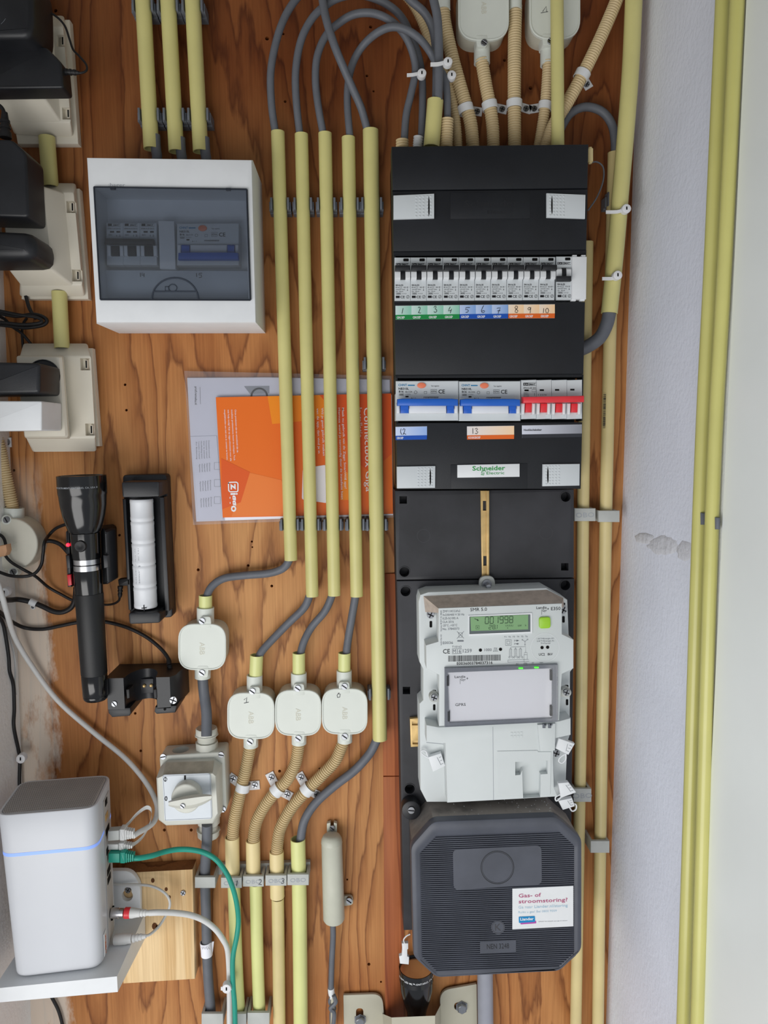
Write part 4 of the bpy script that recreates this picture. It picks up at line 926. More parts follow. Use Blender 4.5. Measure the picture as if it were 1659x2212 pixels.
def rcbo(x0, x1, y0, y1, label, group, ma=.3, h=HB, down=False, sens='I\u0394n 0.3A', pm='inkb', hb=.0588):
    w = x1-x0; c = W((x0+x1)/2, (y0+y1)/2, hb); H = y1-y0
    t = thing('earth_leakage_breaker', label, 'circuit breaker', (c.x, -hb, c.z), group)
    X = lambda u: x0+w*u/136.0
    Y = lambda v: y0+H*v/86.5
    part('body', MB().qp([(x0, y0), (x1, y0-.5), (x1, y1-.5), (x0, y1)], hb, h, .0006, 1), M['greyp'], t)
    ny0, ny1 = (Y(50), Y(71)) if not down else (Y(44), Y(72))
    for xa, xb in ((X(1), X(9)), (X(28.5), X(110)), (X(127), X(135))):
        part('nose', MB().prism(Q([(xa, ny0), (xb, ny0), (xb, ny1), (xa, ny1)], h+.006), h, h+.006, .0015), M['white'], t)
    g = MB(); by0, by1 = (Y(39.5), Y(54)) if not down else (Y(61), Y(75))
    for xa, xb in ((X(9.5), X(28)), (X(110.5), X(126.5))):
        g.prism(Q([(xa, ny0), (xb, ny0), (xb, ny1-1), (xa, ny1-1)], h+.003), h, h+.0035, .0008)
        ys = (Y(54), Y(62)) if not down else (Y(47), Y(61))
        g.prism(Q([(xa+.6, ys[0]), (xb-.6, ys[0]), (xb-.6, ys[1]), (xa+.6, ys[1])], h+.008), h, h+.008)
    bar = Q([(X(3), by0), (X(14), by0-1.5), (X(122), by0-1.5), (X(135), by0), (X(135.5), by1), (X(2.6), by1)], h+.014)
    g.prism(bar, h+.0082, h+.0155, .002)
    part('toggle', g, M['blue'], t)
    bt = part('button_collar', MB().qp(circ(X(56), Y(9.6), 11*w/136, 24, 7.3*H/86.5), h, h+.0004), M['greyp'], t)
    part('test_button', MB().qp(circ(X(56), Y(9.6), 9.6*w/136, 24, 6.2*H/86.5), h, h+.0016, .0006), M['testbtn'], t)
    e = MB(); q = h+.0003; f = w/136.0
    e.text('NB310L', X(6), Y(19), q, 4.6*f, 0, 'L', 22*f, bold=.012); e.text('B16', X(6.6), Y(25), q, 4*f, 0, 'L', 10*f, bold=.02); e.text(sens, X(20.6), Y(25), q, 3.2*f, 0, 'L', 15*f)
    e.line(rect(X(6.8), Y(28), X(17), Y(31)), q, .6, True); e.text('6000', X(8), Y(30.8), q, 2.3*f, 0, 'L', 8*f); e.text('t < 0.1s', X(20.6), Y(30), q, 2.6*f, 0, 'L', 11*f)
    e.quad(rect(X(21), Y(32.3), X(27.6), Y(35.4)), q); e.line(circ(X(43), Y(24.6), 3.2*f, 8), q, .6, True); e.line(rect(X(61.5), Y(22.6), X(67), Y(27.4)), q, .6, True)
    e.text('Test regularly', X(76), Y(12), q, 2.7*f, 0, 'L', 18*f); e.line(rect(X(76), Y(18.5), X(89), Y(26.6)), q, .6, True); e.text('KEMA', X(77), Y(24.5), q, 4*f, 0, 'L', 11*f)
    e.text('CE', X(92.4), Y(27), q, 8.4*f, 0, 'L', 14*f, bold=.012); e.line([(X(60), Y(35)), (X(93), Y(35))], q, .9); e.text('1 3 5 N', X(60), Y(38), q, 3*f, 0, 'L', 12*f)
    for k in range(8): e.line([(X(74+2.4*k), Y(34)), (X(74+2.4*k), Y(38))], q, .6)
    e.text('A ! 1', X(33), Y(38.5), q, 3*f, 0, 'L', 10*f)
    part('print', e, M[pm], t, ang=-1)
    e = MB(); e.text('CHNT', X(5.4), Y(11), q, 4.6*f, 0, 'L', 19*f, bold=.02); e.quad(rect(X(26), Y(8.2), X(41), Y(10.6)), q); part('logo', e, M['blueink'], t, ang=-1)
    return t
GRc = 'wide breakers with blue bar toggles in the fuse panel'
rcbo(855, 990.4, 823, 909, 'wide breaker with blue toggle above the blue label twelve', GRc)
rcbo(991.6, 1124.6, 823.5, 909.4, 'wide breaker with blue toggle above the orange label thirteen', GRc, sens='I\u0394n 0.03A')
c = W(1190, 860, .0585)
t = thing('main_switch', 'wide white main switch with one long red toggle bar', 'switch', (c.x, -.0585, c.z))
for i in range(4):
    xa = 1126+33*i; xb = xa+32.6
    part('module', MB().qp([(xa, 821), (xb, 820), (xb, 904.5), (xa, 905.5)], .0588, HB, .0005, 1), M['greyp'], t)
    part('indicator', MB().qp(rect(xa+7, 841.5-.5*i, xa+16, 845-.5*i), HB, HB+.0003), M['dark'], t)
    for p, q in ((xa+2, xa+9), (xa+24.5, xa+31.5)): part('guard', MB().prism(Q([(p, 871), (q, 871), (q-1, 896), (p-1, 896)], HB+.008), HB, HB+.007, .0018), M['white'], t)
    part('red_lever', MB().qp([(xa+9.3, 871), (xa+24, 871), (xa+23, 891), (xa+8.5, 891)], HB, HB+.006, .0015), M['red'], t)
part('toggle_bar', MB().prism(Q([(1129, 857), (1262, 854.5), (1262, 868.5), (1129.5, 871)], HB+.014), HB+.0062, HB+.0155, .002), M['red'], t)
e = MB(); q = HB+.0003
e.quad(rect(1130.5, 827, 1141, 833), q); e.line(rect(1141, 827, 1158.5, 833), q, .6, True); e.text('EMAT', 1142.5, 832, q, 3.6, 0, 'L', 14, bold=.03)
e.text('EMH16-80 40A', 1131, 839.6, q, 3, 0, 'L', 27); e.line(rect(1149, 841.5, 1158, 846), q, .5, True)
for j, s in enumerate(('400V~', '50/60Hz', 'AC-22A')): e.text(s, 1131, 850+3.2*j, q, 2.2, 0, 'L', 12)
e.text('1 3 5 N', 1163, 854.5, q, 3.2, 0, 'L', 17); e.line([(1154.5, 849), (1154.5, 855)], q, .6)
part('print', e, M['inkb'], t, ang=-1)
e = MB(); e.line([(1134, 828.4), (1132.4, 830), (1134, 831.6)], q+.0001, .8); e.line([(1136, 831.5), (1136.4, 829), (1137.6, 830.6), (1139, 829), (1139.2, 831.5)], q+.0001, .7); part('logo', e, M['inkw'], t, ang=-1)

# ------------------------------------------------------------------ base plates and rail
HQ = .046
def plate(px, label, rounds, squares, rings):
    c = W(sum(p[0] for p in px)/4, sum(p[1] for p in px)/4, 0)
    t = thing('base_plate', label, 'base plate', (c.x, 0, c.z), 'black base plates under the fuse panel')
    o = part('plate', MB().qp(px, .004, HQ, .0012, 2), M['plateblk'], t)
    c = MB()
    for x, y in rounds: c.prism(Q(circ(x, y, 11, 16), HQ), HQ-.016, HQ+.003)
    for x, y in squares: c.prism(Q(rect(x-8, y-8, x+8, y+8), HQ), HQ-.016, HQ+.003)
    cut(o, c)
    for x, y in rounds: part('screw_well', MB().lathe(W(x, y, HQ-.0005), (0, -1, 0), [(0, 12.5*PX(x, y, HQ)), (.0012, 12.5*PX(x, y, HQ)), (.0012, 11*PX(x, y, HQ)), (-.015, 11*PX(x, y, HQ))], 20, False), M['plateblk'], t)
    e = MB()
    for x, y, r in rings: e.line(circ(x, y, r, 24), HQ+.0002, .9, True)
    if rings: part('moulded_ring', e, M['dusty'], t, ang=-1)
    return t
plate([(853, 1060), (1240, 1057), (1240, 1248), (856, 1253)], 'black plastic base plate with a brass strip, directly under the fuse panel', [(1221.5, 1073), (873.5, 1235)], [(871, 1080), (1220, 1224.5)], [(915, 1157.5, 14), (1179.5, 1150.6, 14), (871, 1080, 13.5)])
plate([(857, 1255), (1241, 1250), (1232, 2000), (872, 2010)], 'tall black plastic base plate behind the grey electricity meter', [(876, 1277), (1220.7, 1264), (885, 1703.5)], [(878, 1491.5)], [])
st = one('brass_strip', MB().qp([(1038, 1060), (1057, 1060), (1057, 1250), (1041, 1250)], HQ+.0003, HQ+.0022, .0004), M['brass'], 'yellow metal strip with two slots down the middle of the base plate', 'metal strip')
cut(st, MB().prism(Q(rect(1043, 1082, 1050, 1103), HQ+.002), HQ-.0005, HQ+.006).prism(Q(rect(1044, 1201, 1051, 1222), HQ+.002), HQ-.0005, HQ+.006))
one('strip_fold', MB().qp([(1050.6, 1060), (1057, 1060), (1057, 1250), (1051.6, 1250)], HQ+.0023, HQ+.0048, .0006), M['brass'], 'raised fold along the yellow metal strip', 'metal strip')
st = one('rail_end', MB().qp([(885.5, 1553), (904.5, 1551), (904.5, 1613), (887.5, 1614)], HQ+.0003, HQ+.006, .0006), M['brass'], 'short yellow metal rail end poking out beside the meter', 'rail')
cut(st, MB().prism(Q(rect(890, 1559, 903, 1567), HQ+.006), HQ+.003, HQ+.01).prism(Q(rect(891, 1600, 904, 1608), HQ+.006), HQ+.003, HQ+.01))

# ------------------------------------------------------------------ electricity meter
HM = .105
def ZA(*pts): return [(830+x/2.91, 1040+y/2.91) for x, y in pts]
def ZB_(*pts): return [(830+x/2.91, 1420+y/2.91) for x, y in pts]
def ZC(x, y): return (940+x/5.53, 1290+y/5.53)
c = W(1070, 1500, HQ)
mt = thing('electricity_meter', 'light grey electricity meter with green display and barcode', 'meter', (c.x, -HQ, c.z))
A_ = [(904, 1300), (908, 1285), (925, 1279), (1180, 1270), (1226, 1296), (1229, 1372), (1238, 1384), (1238, 1444), (1232, 1452), (1231, 1590), (1226, 1604), (1222, 1712), (1204, 1721), (966, 1733), (922, 1733), (908, 1706), (906, 1520), (914, 1512), (914, 1446), (906, 1430)]
part('housing', MB().qp(A_, HQ+.0004, .080, .0015, 2), M['greyp2'], mt)
part('dusty_top', MB().frus([(914, 1287), (1180, 1273), (1217, 1292), (1219, 1312), (918, 1322)], .0795, [(947, 1314.5), (1160, 1306), (1214, 1304), (1214, 1312), (947, 1324)], HM-.0004), M['dusttop'], mt)
F_ = [(947, 1314), (1214, 1303.5), (1214, 1370), (1239, 1382), (1239, 1444), (1214, 1456), (1208, 1556), (948.5, 1569), (948.5, 1458), (921, 1444), (920, 1394), (947, 1386)]
fp = part('face_plate', MB().qp(F_, .080, HM, .0008, 2), M['greyp2'], mt)
T_ = [(921, 1566), (948, 1571), (1208, 1558), (1233, 1551), (1233, 1588), (1197, 1596), (1195, 1640), (1197, 1700), (1205, 1721), (1125, 1726), (966, 1734.5), (962, 1606), (921, 1602)]
tc_ = part('terminal_cover', MB().qp(T_, .080, HM-.003, .0012, 2), M['greyp2'], mt)
sm_ = MB()
sm_.line([(1064.7, 1570), (1066, 1728)], HM-.0028, 1.0); sm_.line([(921, 1604), (962, 1608)], .0803, 1.0)
part('seam', sm_, M['inkl'], tc_, ang=-1)
cv = part('service_hatch', MB().qp([(1074, 1622.7), (1161, 1621), (1163, 1624), (1191, 1624), (1189, 1716), (1076, 1721)], HM-.003, HM-.0022, .0004, 1), M['greyp2'], mt)
cut(cv, MB().prism(Q([(1113, 1646), (1134, 1645), (1137, 1648), (1160, 1647), (1163, 1643.5), (1183, 1643), (1183, 1672), (1168, 1673), (1168, 1724), (1130, 1726), (1128, 1664), (1124, 1674), (1113, 1675)], HM-.002), HM-.0031, HM+.002))
cut(tc_, MB().prism(Q([(1113, 1646), (1134, 1645), (1137, 1648), (1160, 1647), (1163, 1643.5), (1183, 1643), (1183, 1672), (1168, 1673), (1167, 1722), (1130, 1724), (1128, 1664), (1124, 1674), (1113, 1675)], HM-.003), HM-.011, HM+.002))
part('latch_tab', MB().qp([(1161.6, 1566), (1200, 1563), (1199, 1622), (1167, 1623)], HM-.003, HM+.0005, .0008), M['greyp2'], mt)
tabs = MB()
for x in (1172.5, 1184.5): tabs.prism(Q(rect(x, 1564, x+6, 1573), HM+.002), HM, HM+.002); tabs.prism(Q(rect(x+4, 1564, x+9, 1567), HM+.002), HM, HM+.002)
part('hinge', tabs, M['clipg'], mt)
e = MB()
for i in range(4):
    for j in range(2): e.qp(rect(1103+7*i, 1582-.3*i+7*j, 1108+7*i, 1587-.3*i+7*j), HM-.003, HM-.0026, .0001, 1)
part('moulded_grid', e, M['greyp2'], mt)
# module window
mw = MB(); oq = Q([(960.5, 1444), (1205, 1435.5), (1205, 1559), (960.5, 1571)], HM+.004); iq = Q([(967, 1453), (1193, 1443.5), (1193, 1552), (971, 1562)], HM+.004)
mw.loft([[(x, -HM, z) for x, z in oq], [(x, -(HM+.004), z) for x, z in oq], [(x, -(HM+.004), z) for x, z in iq], [(x, -(HM+.0012), z) for x, z in iq]], False, False)
part('module_frame', mw, plastic('smoked_frame', (128, 132, 140), .2, .6, .05), mt)
card = part('module_card', MB().qp([(966, 1452), (1194, 1442.5), (1194, 1553), (969, 1563)], HM+.0001, HM+.0011), ink('card_white', (252, 252, 255), .5), mt)
e = MB(); q = HM+.0013
x0, y0 = ZB_((443, 130))[0]; e.text('Landis', x0, y0, q, 5, -2, 'L', 23, bold=.01); e.text('Gyr', x0+13, y0+6, q, 5, -2, 'L', 11); e.line([(x0+11.6, y0+1), (x0+11.8, y0+13)], q, .6); e.line([(x0+25, y0+1), (x0+29.4, y0+.8)], q, .8); e.line([(x0+27.2, y0-1.4), (x0+27.2, y0+3.2)], q, .8)
part('brand_lettering', e, M['inkb'], card, ang=-1); e = MB(); e.text('GPRS', 983.6, 1525.5, q, 6, -2, 'L', 22.5); part('print', e, M['inkb'], card, ang=-1)
part('module_window', MB().qp([(961.5, 1445), (1204, 1436.8), (1204, 1558), (961.5, 1570)], HM+.0042, HM+.0052), M['clr'], mt)
for x, y in ((968, 1472), (970, 1549), (1192, 1460), (1192, 1537)): part('window_catch', MB().prism(Q(rect(x-2.5, y-11, x+2.5, y+11), HM+.006), HM+.0012, HM+.0041), M['inkb'], mt)
for x, y in ((1125, 1443.6), (1159, 1442)): part('status_light', MB().qp(rnd(rect(x-5, y-1.6, x+5, y+1.6), 1.5, 2), HM+.0052, HM+.0056), M['ledg'], mt)
for k, (x, y, ax) in enumerate(((938, 1507.5, 950), (1224, 1496.5, 1204))):
    er = MB(); er.qp(circ(x, y, 10.5, 18), HM-.012, HM-.003, .0008); er.qp([(min(x, ax), y-6), (max(x, ax), y-6), (max(x, ax), y+9), (min(x, ax), y+9)], HM-.0115, HM-.004, .0005); part('ear', er, M['obo'], mt)
    screw(x, y, HM-.003, HM+.0005, 7, mt, 20, True)
    s = MB(); s.quad(rnd(rect(x-2.6+k, y+14, x+2.6+k, y+27), 2, 3), .0803); s.quad(rnd(rect(x-4, y-17, x+4, y-11.5), 2, 3), .0803); part('slot', s, M['dark'], mt, ang=-1)
for x, y in ((930.5, 1328.5), (1217, 1318)):
    screw(x, y, .080, .086, 8, mt, 25, True)
    s = MB(); s.quad(rnd(rect(x-2.6, y+13, x+3, y+27), 2, 3), .0803); s.quad(rnd(rect(x-4, y-16, x+4, y-11), 2, 3), .0803); part('slot', s, M['dark'], mt, ang=-1)
screw(1202, 1628, .0803, .086, 7.5, mt, 20, True)
# hanger on top
hg = MB().qp(rnd([(1035, 1245), (1069, 1244), (1070, 1274), (1035, 1275)], [15, 15, 0, 0], 6), HQ+.006, HQ+.010, .001)
hg = part('hanger', hg, M['obo'], mt)
part('hanger_bolt', MB().lathe(W(1051, 1262, HQ+.010), (0, -1, 0), [(0, .006), (.003, .006), (.003, .003), (.014, .003), (.0145, .0024)], 14), M['steel'], mt)
# display
bz = MB(); o4 = Q([(1011.4, 1329.3), (1149.8, 1323.5), (1150.7, 1368.5), (1012.3, 1374.3)], HM+.0014); i4 = Q([(1014, 1332), (1146, 1327), (1146, 1364.5), (1014, 1369.8)], HM+.0014)
bz.loft([[(x, -HM, z) for x, z in o4], [(x, -(HM+.0014), z) for x, z in inset(o4, .0004)], [(x, -(HM+.0014), z) for x, z in i4], [(x, -(HM+.0002), z) for x, z in i4]], False, False)
part('display_bezel', bz, M['white'], mt)
ds = part('display', MB().qp([(1014, 1332), (1146, 1327), (1146, 1364.5), (1014, 1369.8)], HM+.0001, HM+.0004), ink('display_edge', (96, 104, 106), .4), mt)
part('screen', MB().qp([(1016, 1333), (1141, 1328), (1141, 1359.6), (1017.5, 1363)], HM+.0004, HM+.0007), M['lcd'], ds)
SEG = {'0': 'abcdef', '1': 'bc', '2': 'abged', '8': 'abcdefg', '9': 'abcdfg'}
def seg(e, ch, x, y, w, h, q, wd, sl):
    P = {'a': [(0, 0), (1, 0)], 'b': [(1, 0), (1, .5)], 'c': [(1, .5), (1, 1)], 'd': [(0, 1), (1, 1)], 'e': [(0, .5), (0, 1)], 'f': [(0, 0), (0, .5)], 'g': [(0, .5), (1, .5)]}
    for s in SEG[ch]:
        (a, b_), (c_, d_) = P[s]
        e.line([(x+w*a+sl*(1-b_)+(.4 if a != c_ else 0), y+h*b_-w*a*.03+(.4 if b_ != d_ else 0)), (x+w*c_+sl*(1-d_)-(.4 if a != c_ else 0), y+h*d_-w*c_*.03-(.4 if b_ != d_ else 0))], q, wd)
e = MB(); q = HM+.0009
for i, ch in enumerate('001998'): seg(e, ch, 1048+(10.4*i)+(.5 if i > 2 else 0), 1333-.35*i, 7, 14.4, q, 1.5, .4)
for i, ch in enumerate('28'): seg(e, ch, 1056+8*i, 1350.5-.3*i, 5.2, 8.6, q, 1.1, .3)
e.quad(rect(1070.4, 1358, 1071.6, 1359.2), q); seg(e, '1', 1069, 1350, 5, 8.4, q, 1.1, .3)
e.line(rect(1028, 1351.6, 1035, 1359), q, .7, True); e.line([(1030, 1355.3), (1033, 1355.3)], q, .7); e.line([(1031.5, 1353.8), (1031.5, 1356.8)], q, .7)
e.line([(1025, 1336.4), (1029, 1338.2), (1032.6, 1339.4)], q, 1.2); e.quad([(1031.4, 1337), (1034.4, 1341), (1030.4, 1341.4)], q)
e.text('kW', 1119, 1353.6, q, 4, -2, 'L', 8); e.text('h', 1134.5, 1353, q, 4, -2); 
for i in range(4): e.line([(1092+4.2*i, 1349.6), (1092.6+4.2*i, 1353), (1095+4.2*i, 1353), (1095.4+4.2*i, 1349.4)], q, .5)
e.quad([(1095, 1356), (1098, 1356), (1096.5, 1358)], q)
part('display_digits', e, ink('lcd_ink', (62, 84, 64), .6), ds, ang=-1)
part('button', MB().qp(rnd([(1165, 1334), (1189.5, 1333), (1190, 1357.4), (1165.5, 1358.4)], 6, 4), HM, HM+.003, .001), M['lime'], mt)
e = MB(); e.line(circ(1177.4, 1398.7, 30.6, 40), HM+.0003, .9, True); part('optical_port_ring', e, M['white'], mt, ang=-1)
for x, y in ((1171, 1399), (1183, 1398.3), (1037.8, 1404.5), (1081.2, 1402.8)): part('sensor', MB().qp(circ(x, y, 3.5, 12), HM, HM+.0004), M['dark'], mt)
e = MB(); q = HM+.0003
e.text('SMR 5.0', 1016, 1320.6, q, 7, -2, 'L', 36); part('standard_lettering', e, M['inkb'], mt, ang=-1); e = MB(); e.text('Landis', 1158.8, 1315.6, q, 5.4, -2, 'L', 22, bold=.006); e.text('Gyr', 1171.5, 1321.4, q, 5.2, -2, 'L', 10); e.line([(1170.2, 1316.5), (1170.2, 1328)], q, .6)
e.line([(1182, 1315.4), (1186, 1315.2)], q, .8); e.line([(1184, 1313.2), (1184, 1317.4)], q, .8); e.text('E350', 1190.5, 1318.3, q, 6.8, -2, 'L', 20.5, bold=.003)
part('model_lettering', e, M['inkb'], mt, ang=-1); e = MB()
e.text('CE', 957, 1412, q, 9.6, -1.5, 'L', 15, bold=.004); e.text('E0036003784037316', 987, 1436.4, q, 5.8, -1.6, 'L', 77, bold=.012); part('serial_lettering', e, M['inkb'], mt, ang=-1); e = MB(); e.text('UC2   8kV', 1164, 1416.4, q, 5.2, -1.5, 'L', 30, bold=.006)
part('port_lettering', e, M['inkb'], mt, ang=-1); e = MB()
rng = random.Random(5); x = 968.4
while x < 1082:
    wd = rng.choice((.7, .7, 1.1, 1.7)); dy = -(x-968)*.022
    e.quad([(x, 1416.6+dy), (x+wd, 1416.6+dy), (x+wd, 1429.4+dy), (x, 1429.4+dy)], q); x += wd+rng.choice((.8, .8, 1.3))
part('barcode', e, M['inkb'], mt, ang=-1)
e = MB()
for i, s in enumerate(('ZMF110CCtFs2', '3x230/400 V 50 Hz', '0,25-5(100) A', 'CLA 2016', '-25\u00b0C...+55\u00b0C', 'No. 37840373')):
    e.text(s, 956, 1323+7.65*i, q, 4.6, -1.5, 'L', (38, 47, 34, 24, 31.5, 36)[i])
e.text('Landis+Gyr AG', 954, 1394, q, 2.8, -90, 'L', 23); e.text('Germany, 08-2017, 5G, 580658', 954, 1364, q, 2.8, -90, 'L', 45)
e.text('E0036', 956.6, 1391.6, q, 5.4, -1.5, 'L', 22); e.text('T10163', 976.7, 1399.8, q, 4.6, -1.5, 'L', 20); e.text('M16', 978.2, 1411, q, 7.8, -1.5, 'L', 17.5); e.line([(976.4, 1402), (997.2, 1401.4), (997.2, 1411.8), (976.4, 1412.4)], q, .7, True); e.text('1259', 1000, 1409.8, q, 7.6, -1.5, 'L', 19)
e.text('1000', 1046.7, 1406.8, q, 5.6, -1.5, 'L', 15.4); e.text('imp', 1067, 1401.6, q, 3.2, -1.5, 'L', 7); e.line([(1066, 1403.4), (1075, 1403.2)], q, .5); e.text('kWh', 1065.4, 1408, q, 3.2, -1.5, 'L', 10)
for i in range(6): e.text('T%d' % (i+1), 1089+9.1*i, 1377.6-.2*i, q, 3.2, -1.5, 'L', 5)
e.line(rect(1092, 1382, 1104.4, 1394.4), q, .7, True); e.line(rect(1095, 1385, 1101.4, 1391.4), q, .7, True)
for y, s in ((1384, 1), (1391, -1)):
    e.line([(1111.4, y), (1121, y-.3)], q, .5); e.line([(1111.6, y-2), (1111.6, y+2)], q, .6); cx = 1118 if s > 0 else 1117
    e.quad([(cx-2.4*s, y-2), (cx+3*s, y), (cx-2.4*s, y+2)][::s], q)
for dx, dy in ((-5, -3.4), (5, -4), (0, 6)): e.line([(1134, 1386), (1134+dx, 1386+dy)], q, .6); e.line(circ(1134+dx*1.15, 1386+dy*1.15, 1.1, 8), q, .5, True)
for i in range(3):
    x = 1103+10.6*i; e.line(rect(x-2.6, 1403-.3*i, x+2.6, 1418), q, .6, True); e.line([(x, 1399), (x, 1418)], q, .5); e.line([(x-2.6, 1403), (x, 1399.6), (x+2.6, 1403)], q, .5)
    e.line(circ(x-2.6, 1420, 1.8, 8), q, .5, True); e.line(circ(x+4, 1420, 1.8, 8), q, .5, True)
e.line([(1103, 1398), (1135.6, 1397), (1135.6, 1410)], q, .5); e.line(rect(1132.6, 1410, 1139, 1414.6), q, .5, True)
e.line([(1097, 1426), (1142, 1424.6)], q, .5); e.line([(1097, 1430.6), (1143, 1428.6)], q, .5); e.line([(1097, 1426), (1097, 1431)], q, .5); e.line([(1132, 1414), (1132, 1430)], q, .5); e.line([(1139, 1414), (1139, 1424)], q, .5)
for s, x in (('AU', 1114.5), ('STD', 1131.5), ('FF', 1149.5), ('NW', 1166)): e.text(s, x, 1435.6-(x-1114)*.05, q, 3, -1.5)
for i, s in enumerate(('1.8.T=Energie A+', '2.8.T=Energie A-', 'T=Tarief')): e.text(s, 1178.6, 1380.8+5.2*i, q, 3, -1.5, 'C', (37, 38, 21)[i])
e.line([(987, 1364), (1002, 1379)], q, .7); e.line([(1002.4, 1363.6), (987, 1379.6)], q, .7); e.line([(990.5, 1367), (999, 1367), (998, 1377), (991.6, 1377)], q, .7, True); e.quad(rect(988, 1383, 1001.4, 1386), q)
part('fine_print', e, M['inkg'], mt, ang=-1)
# seals
GE = 'plastic seals on the meter'
def seal(px, label, loop, h, tm=None):
    c = W(px[0][0], px[0][1], h); t = thing('seal', label, 'seal', tuple(c), GE)
    part('tag', MB().qp(px, h, h+.006, .0008), M['white'], t)
    part('loop', MB().tube(spline([W(x, y, h+.003) for x, y in loop], 5), 1.6*PX(*px[0], h), 8), M['white'], t)
    a, b, cc, d = [Vector(p) for p in px]; f = lambda u, v: tuple(a.lerp(b, u).lerp(d.lerp(cc, u), v))
    e = MB(); e.line([f(.62, .2), f(.72, .8)], h+.0063, .7)
    for v in (.25, .5, .75): e.line([f(.75, v), f(.92, v)], h+.0063, .6)
    part('print', e, M['inkg'], t, ang=-1); return t
seal([(925, 1636), (953, 1627), (962, 1655), (935, 1668)], 'white seal tag hanging from the meter near its rail end', [(930, 1640), (918, 1633), (910, 1626), (912, 1621), (920, 1623), (925, 1634), (934, 1640)], .083)
seal([(1207, 1595), (1242, 1607), (1228, 1631), (1200, 1617)], 'white seal tag standing out beside the conduit, higher one', [(1222, 1628), (1222, 1640), (1214, 1648), (1207, 1644), (1210, 1636), (1220, 1629)], .095)
seal([(1206, 1692), (1228, 1690), (1245, 1712), (1212, 1724)], 'white seal tag at the meter corner, upper of the bunch', [(1212, 1722), (1202, 1730), (1200, 1722), (1210, 1716)], .095)
seal([(1206, 1730), (1236, 1724), (1242, 1742), (1216, 1750)], 'white seal tag at the meter corner, lower of the bunch', [(1230, 1744), (1236, 1752), (1244, 1748), (1244, 1738), (1234, 1736)], .088)

# ------------------------------------------------------------------ black octagonal service box
HG = .108
O_ = [(935, 1775), (1203, 1764.5), (1258, 1813), (1258, 2054), (1210, 2100), (942, 2114), (893, 2069), (887, 1829)]
I_ = [(943, 1807), (1207, 1797), (1241, 1829), (1241, 2060), (1206, 2091), (943, 2100), (911, 2068), (907, 1845)]
c = W(1070, 1930, 0)
gx = thing('service_box', 'large black octagonal box with a ribbed lid and a white sticker', 'box', (c.x, 0, c.z))
part('housing', MB().prism(inset(Q(O_, HG), .0022), HQ+.0004, HG-.012), M['dusty'], gx)
oq = rnd(Q(O_, HG), .007, 4); iq = rnd(Q(I_, HG), .002, 4)
lid = MB(); lid.loft([[(x, -(HG-.0118), z) for x, z in oq], [(x, -(HG-.004), z) for x, z in oq], [(x, -(HG-.0012), z) for x, z in inset(oq, .001)], [(x, -HG, z) for x, z in inset(oq, .0038)], [(x, -HG, z) for x, z in inset(iq, -.003)], [(x, -(HG-.0018), z) for x, z in iq]], True, True)
part('lid', lid, M['lid'], gx)
rb = MB(); poly = I_
def span(yc, sl):
    xs = []
    for i in range(8):
        (xa, ya), (xb, yb) = poly[i], poly[(i+1) % 8]
        fa, fb = ya-(yc+sl*(xa-907)), yb-(yc+sl*(xb-907))
        if fa*fb < 0: xs.append(xa+(xb-xa)*fa/(fa-fb))
    return (min(xs), max(xs)) if len(xs) >= 2 else None
y = 1812.0; sl = -.036
while y < 2102:
    s = span(y, sl)
    if s:
        xa, xb = s[0]+1, s[1]-1
        ya, yb = y+sl*(xa-907), y+sl*(xb-907)
        R = []
        for x, yy in ((xa, ya), (xb, yb)):
            R.append([W(x, yy-1.7, HG-.0019), W(x, yy-.9, HG-.0004), W(x, yy+.5, HG-.0004), W(x, yy+1.6, HG-.0019)])
        rb.loft(R)
    y += 4.35
part('lid_ribs', rb, M['lid'], gx, kind='stuff')
pp = part('smooth_panel', MB().qp([(978, 1835), (1170, 1826), (1171, 1911), (980, 1923)], HG-.0018, HG-.0001, .0003, 1, 12), M['lid'], gx)
e = MB(); e.line(circ(1074.5, 1874, 35.5, 40), HG+.0001, 1.4, True); e.line(circ(1074.5, 1874, 33, 40), HG+.0001, .6, True); part('moulded_ring', e, M['black'], pp, ang=-1)
pp = part('round_badge', MB().qp(circ(1076, 2003.5, 15, 28), HG-.0018, HG, .0003, 1), M['lid'], gx)
e = MB(); e.text('K', 1076, 2010.5, HG+.0002, 15, -2, 'C'); e.line(circ(1076, 2003.5, 13, 28), HG+.0002, .8, True); part('embossed_letter', e, M['dusty'], pp, ang=-1)
pp = part('type_plate', MB().qp([(1037, 2034.5), (1115, 2031), (1115, 2056), (1037, 2060)], HG-.0018, HG, .0003, 1), M['lid'], gx)
e = MB(); e.text('NEN 3248', 1052, 2050.6, HG+.0002, 11, -2.5, 'L', 48); part('embossed_word', e, M['black'], pp, ang=-1)
stk = part('sticker', MB().qp([(1107, 1920), (1238.5, 1913.8), (1238.5, 2001), (1107, 2007.6)], HG-.0004, HG+.0005), M['white'], gx, 'white sticker with purple and blue print')
q = HG+.0007
e = MB(); e.text('Gas- of', 1120.5, 1939, q, 8, -2.4, 'L', 48.5, bold=.012); e.text('stroomstoring?', 1120.5, 1951.6, q, 8, -2.4, 'L', 106, bold=.012); part('purple_print', e, ink('purple_ink', (176, 84, 122)), stk, ang=-1)
e = MB(); e.text('Ga naar', 1120, 1963, q, 6, -2.4, 'L', 31); e.text('Liander.nl/storing', 1154.5, 1961.6, q, 6, -2.4, 'L', 72, bold=.01); e.text('Ruikt u gas? Bel 0800 9009', 1120, 1973, q, 4.6, -2.4, 'L', 83); part('pale_print', e, ink('pale_blue_ink', (168, 196, 214)), stk, ang=-1)
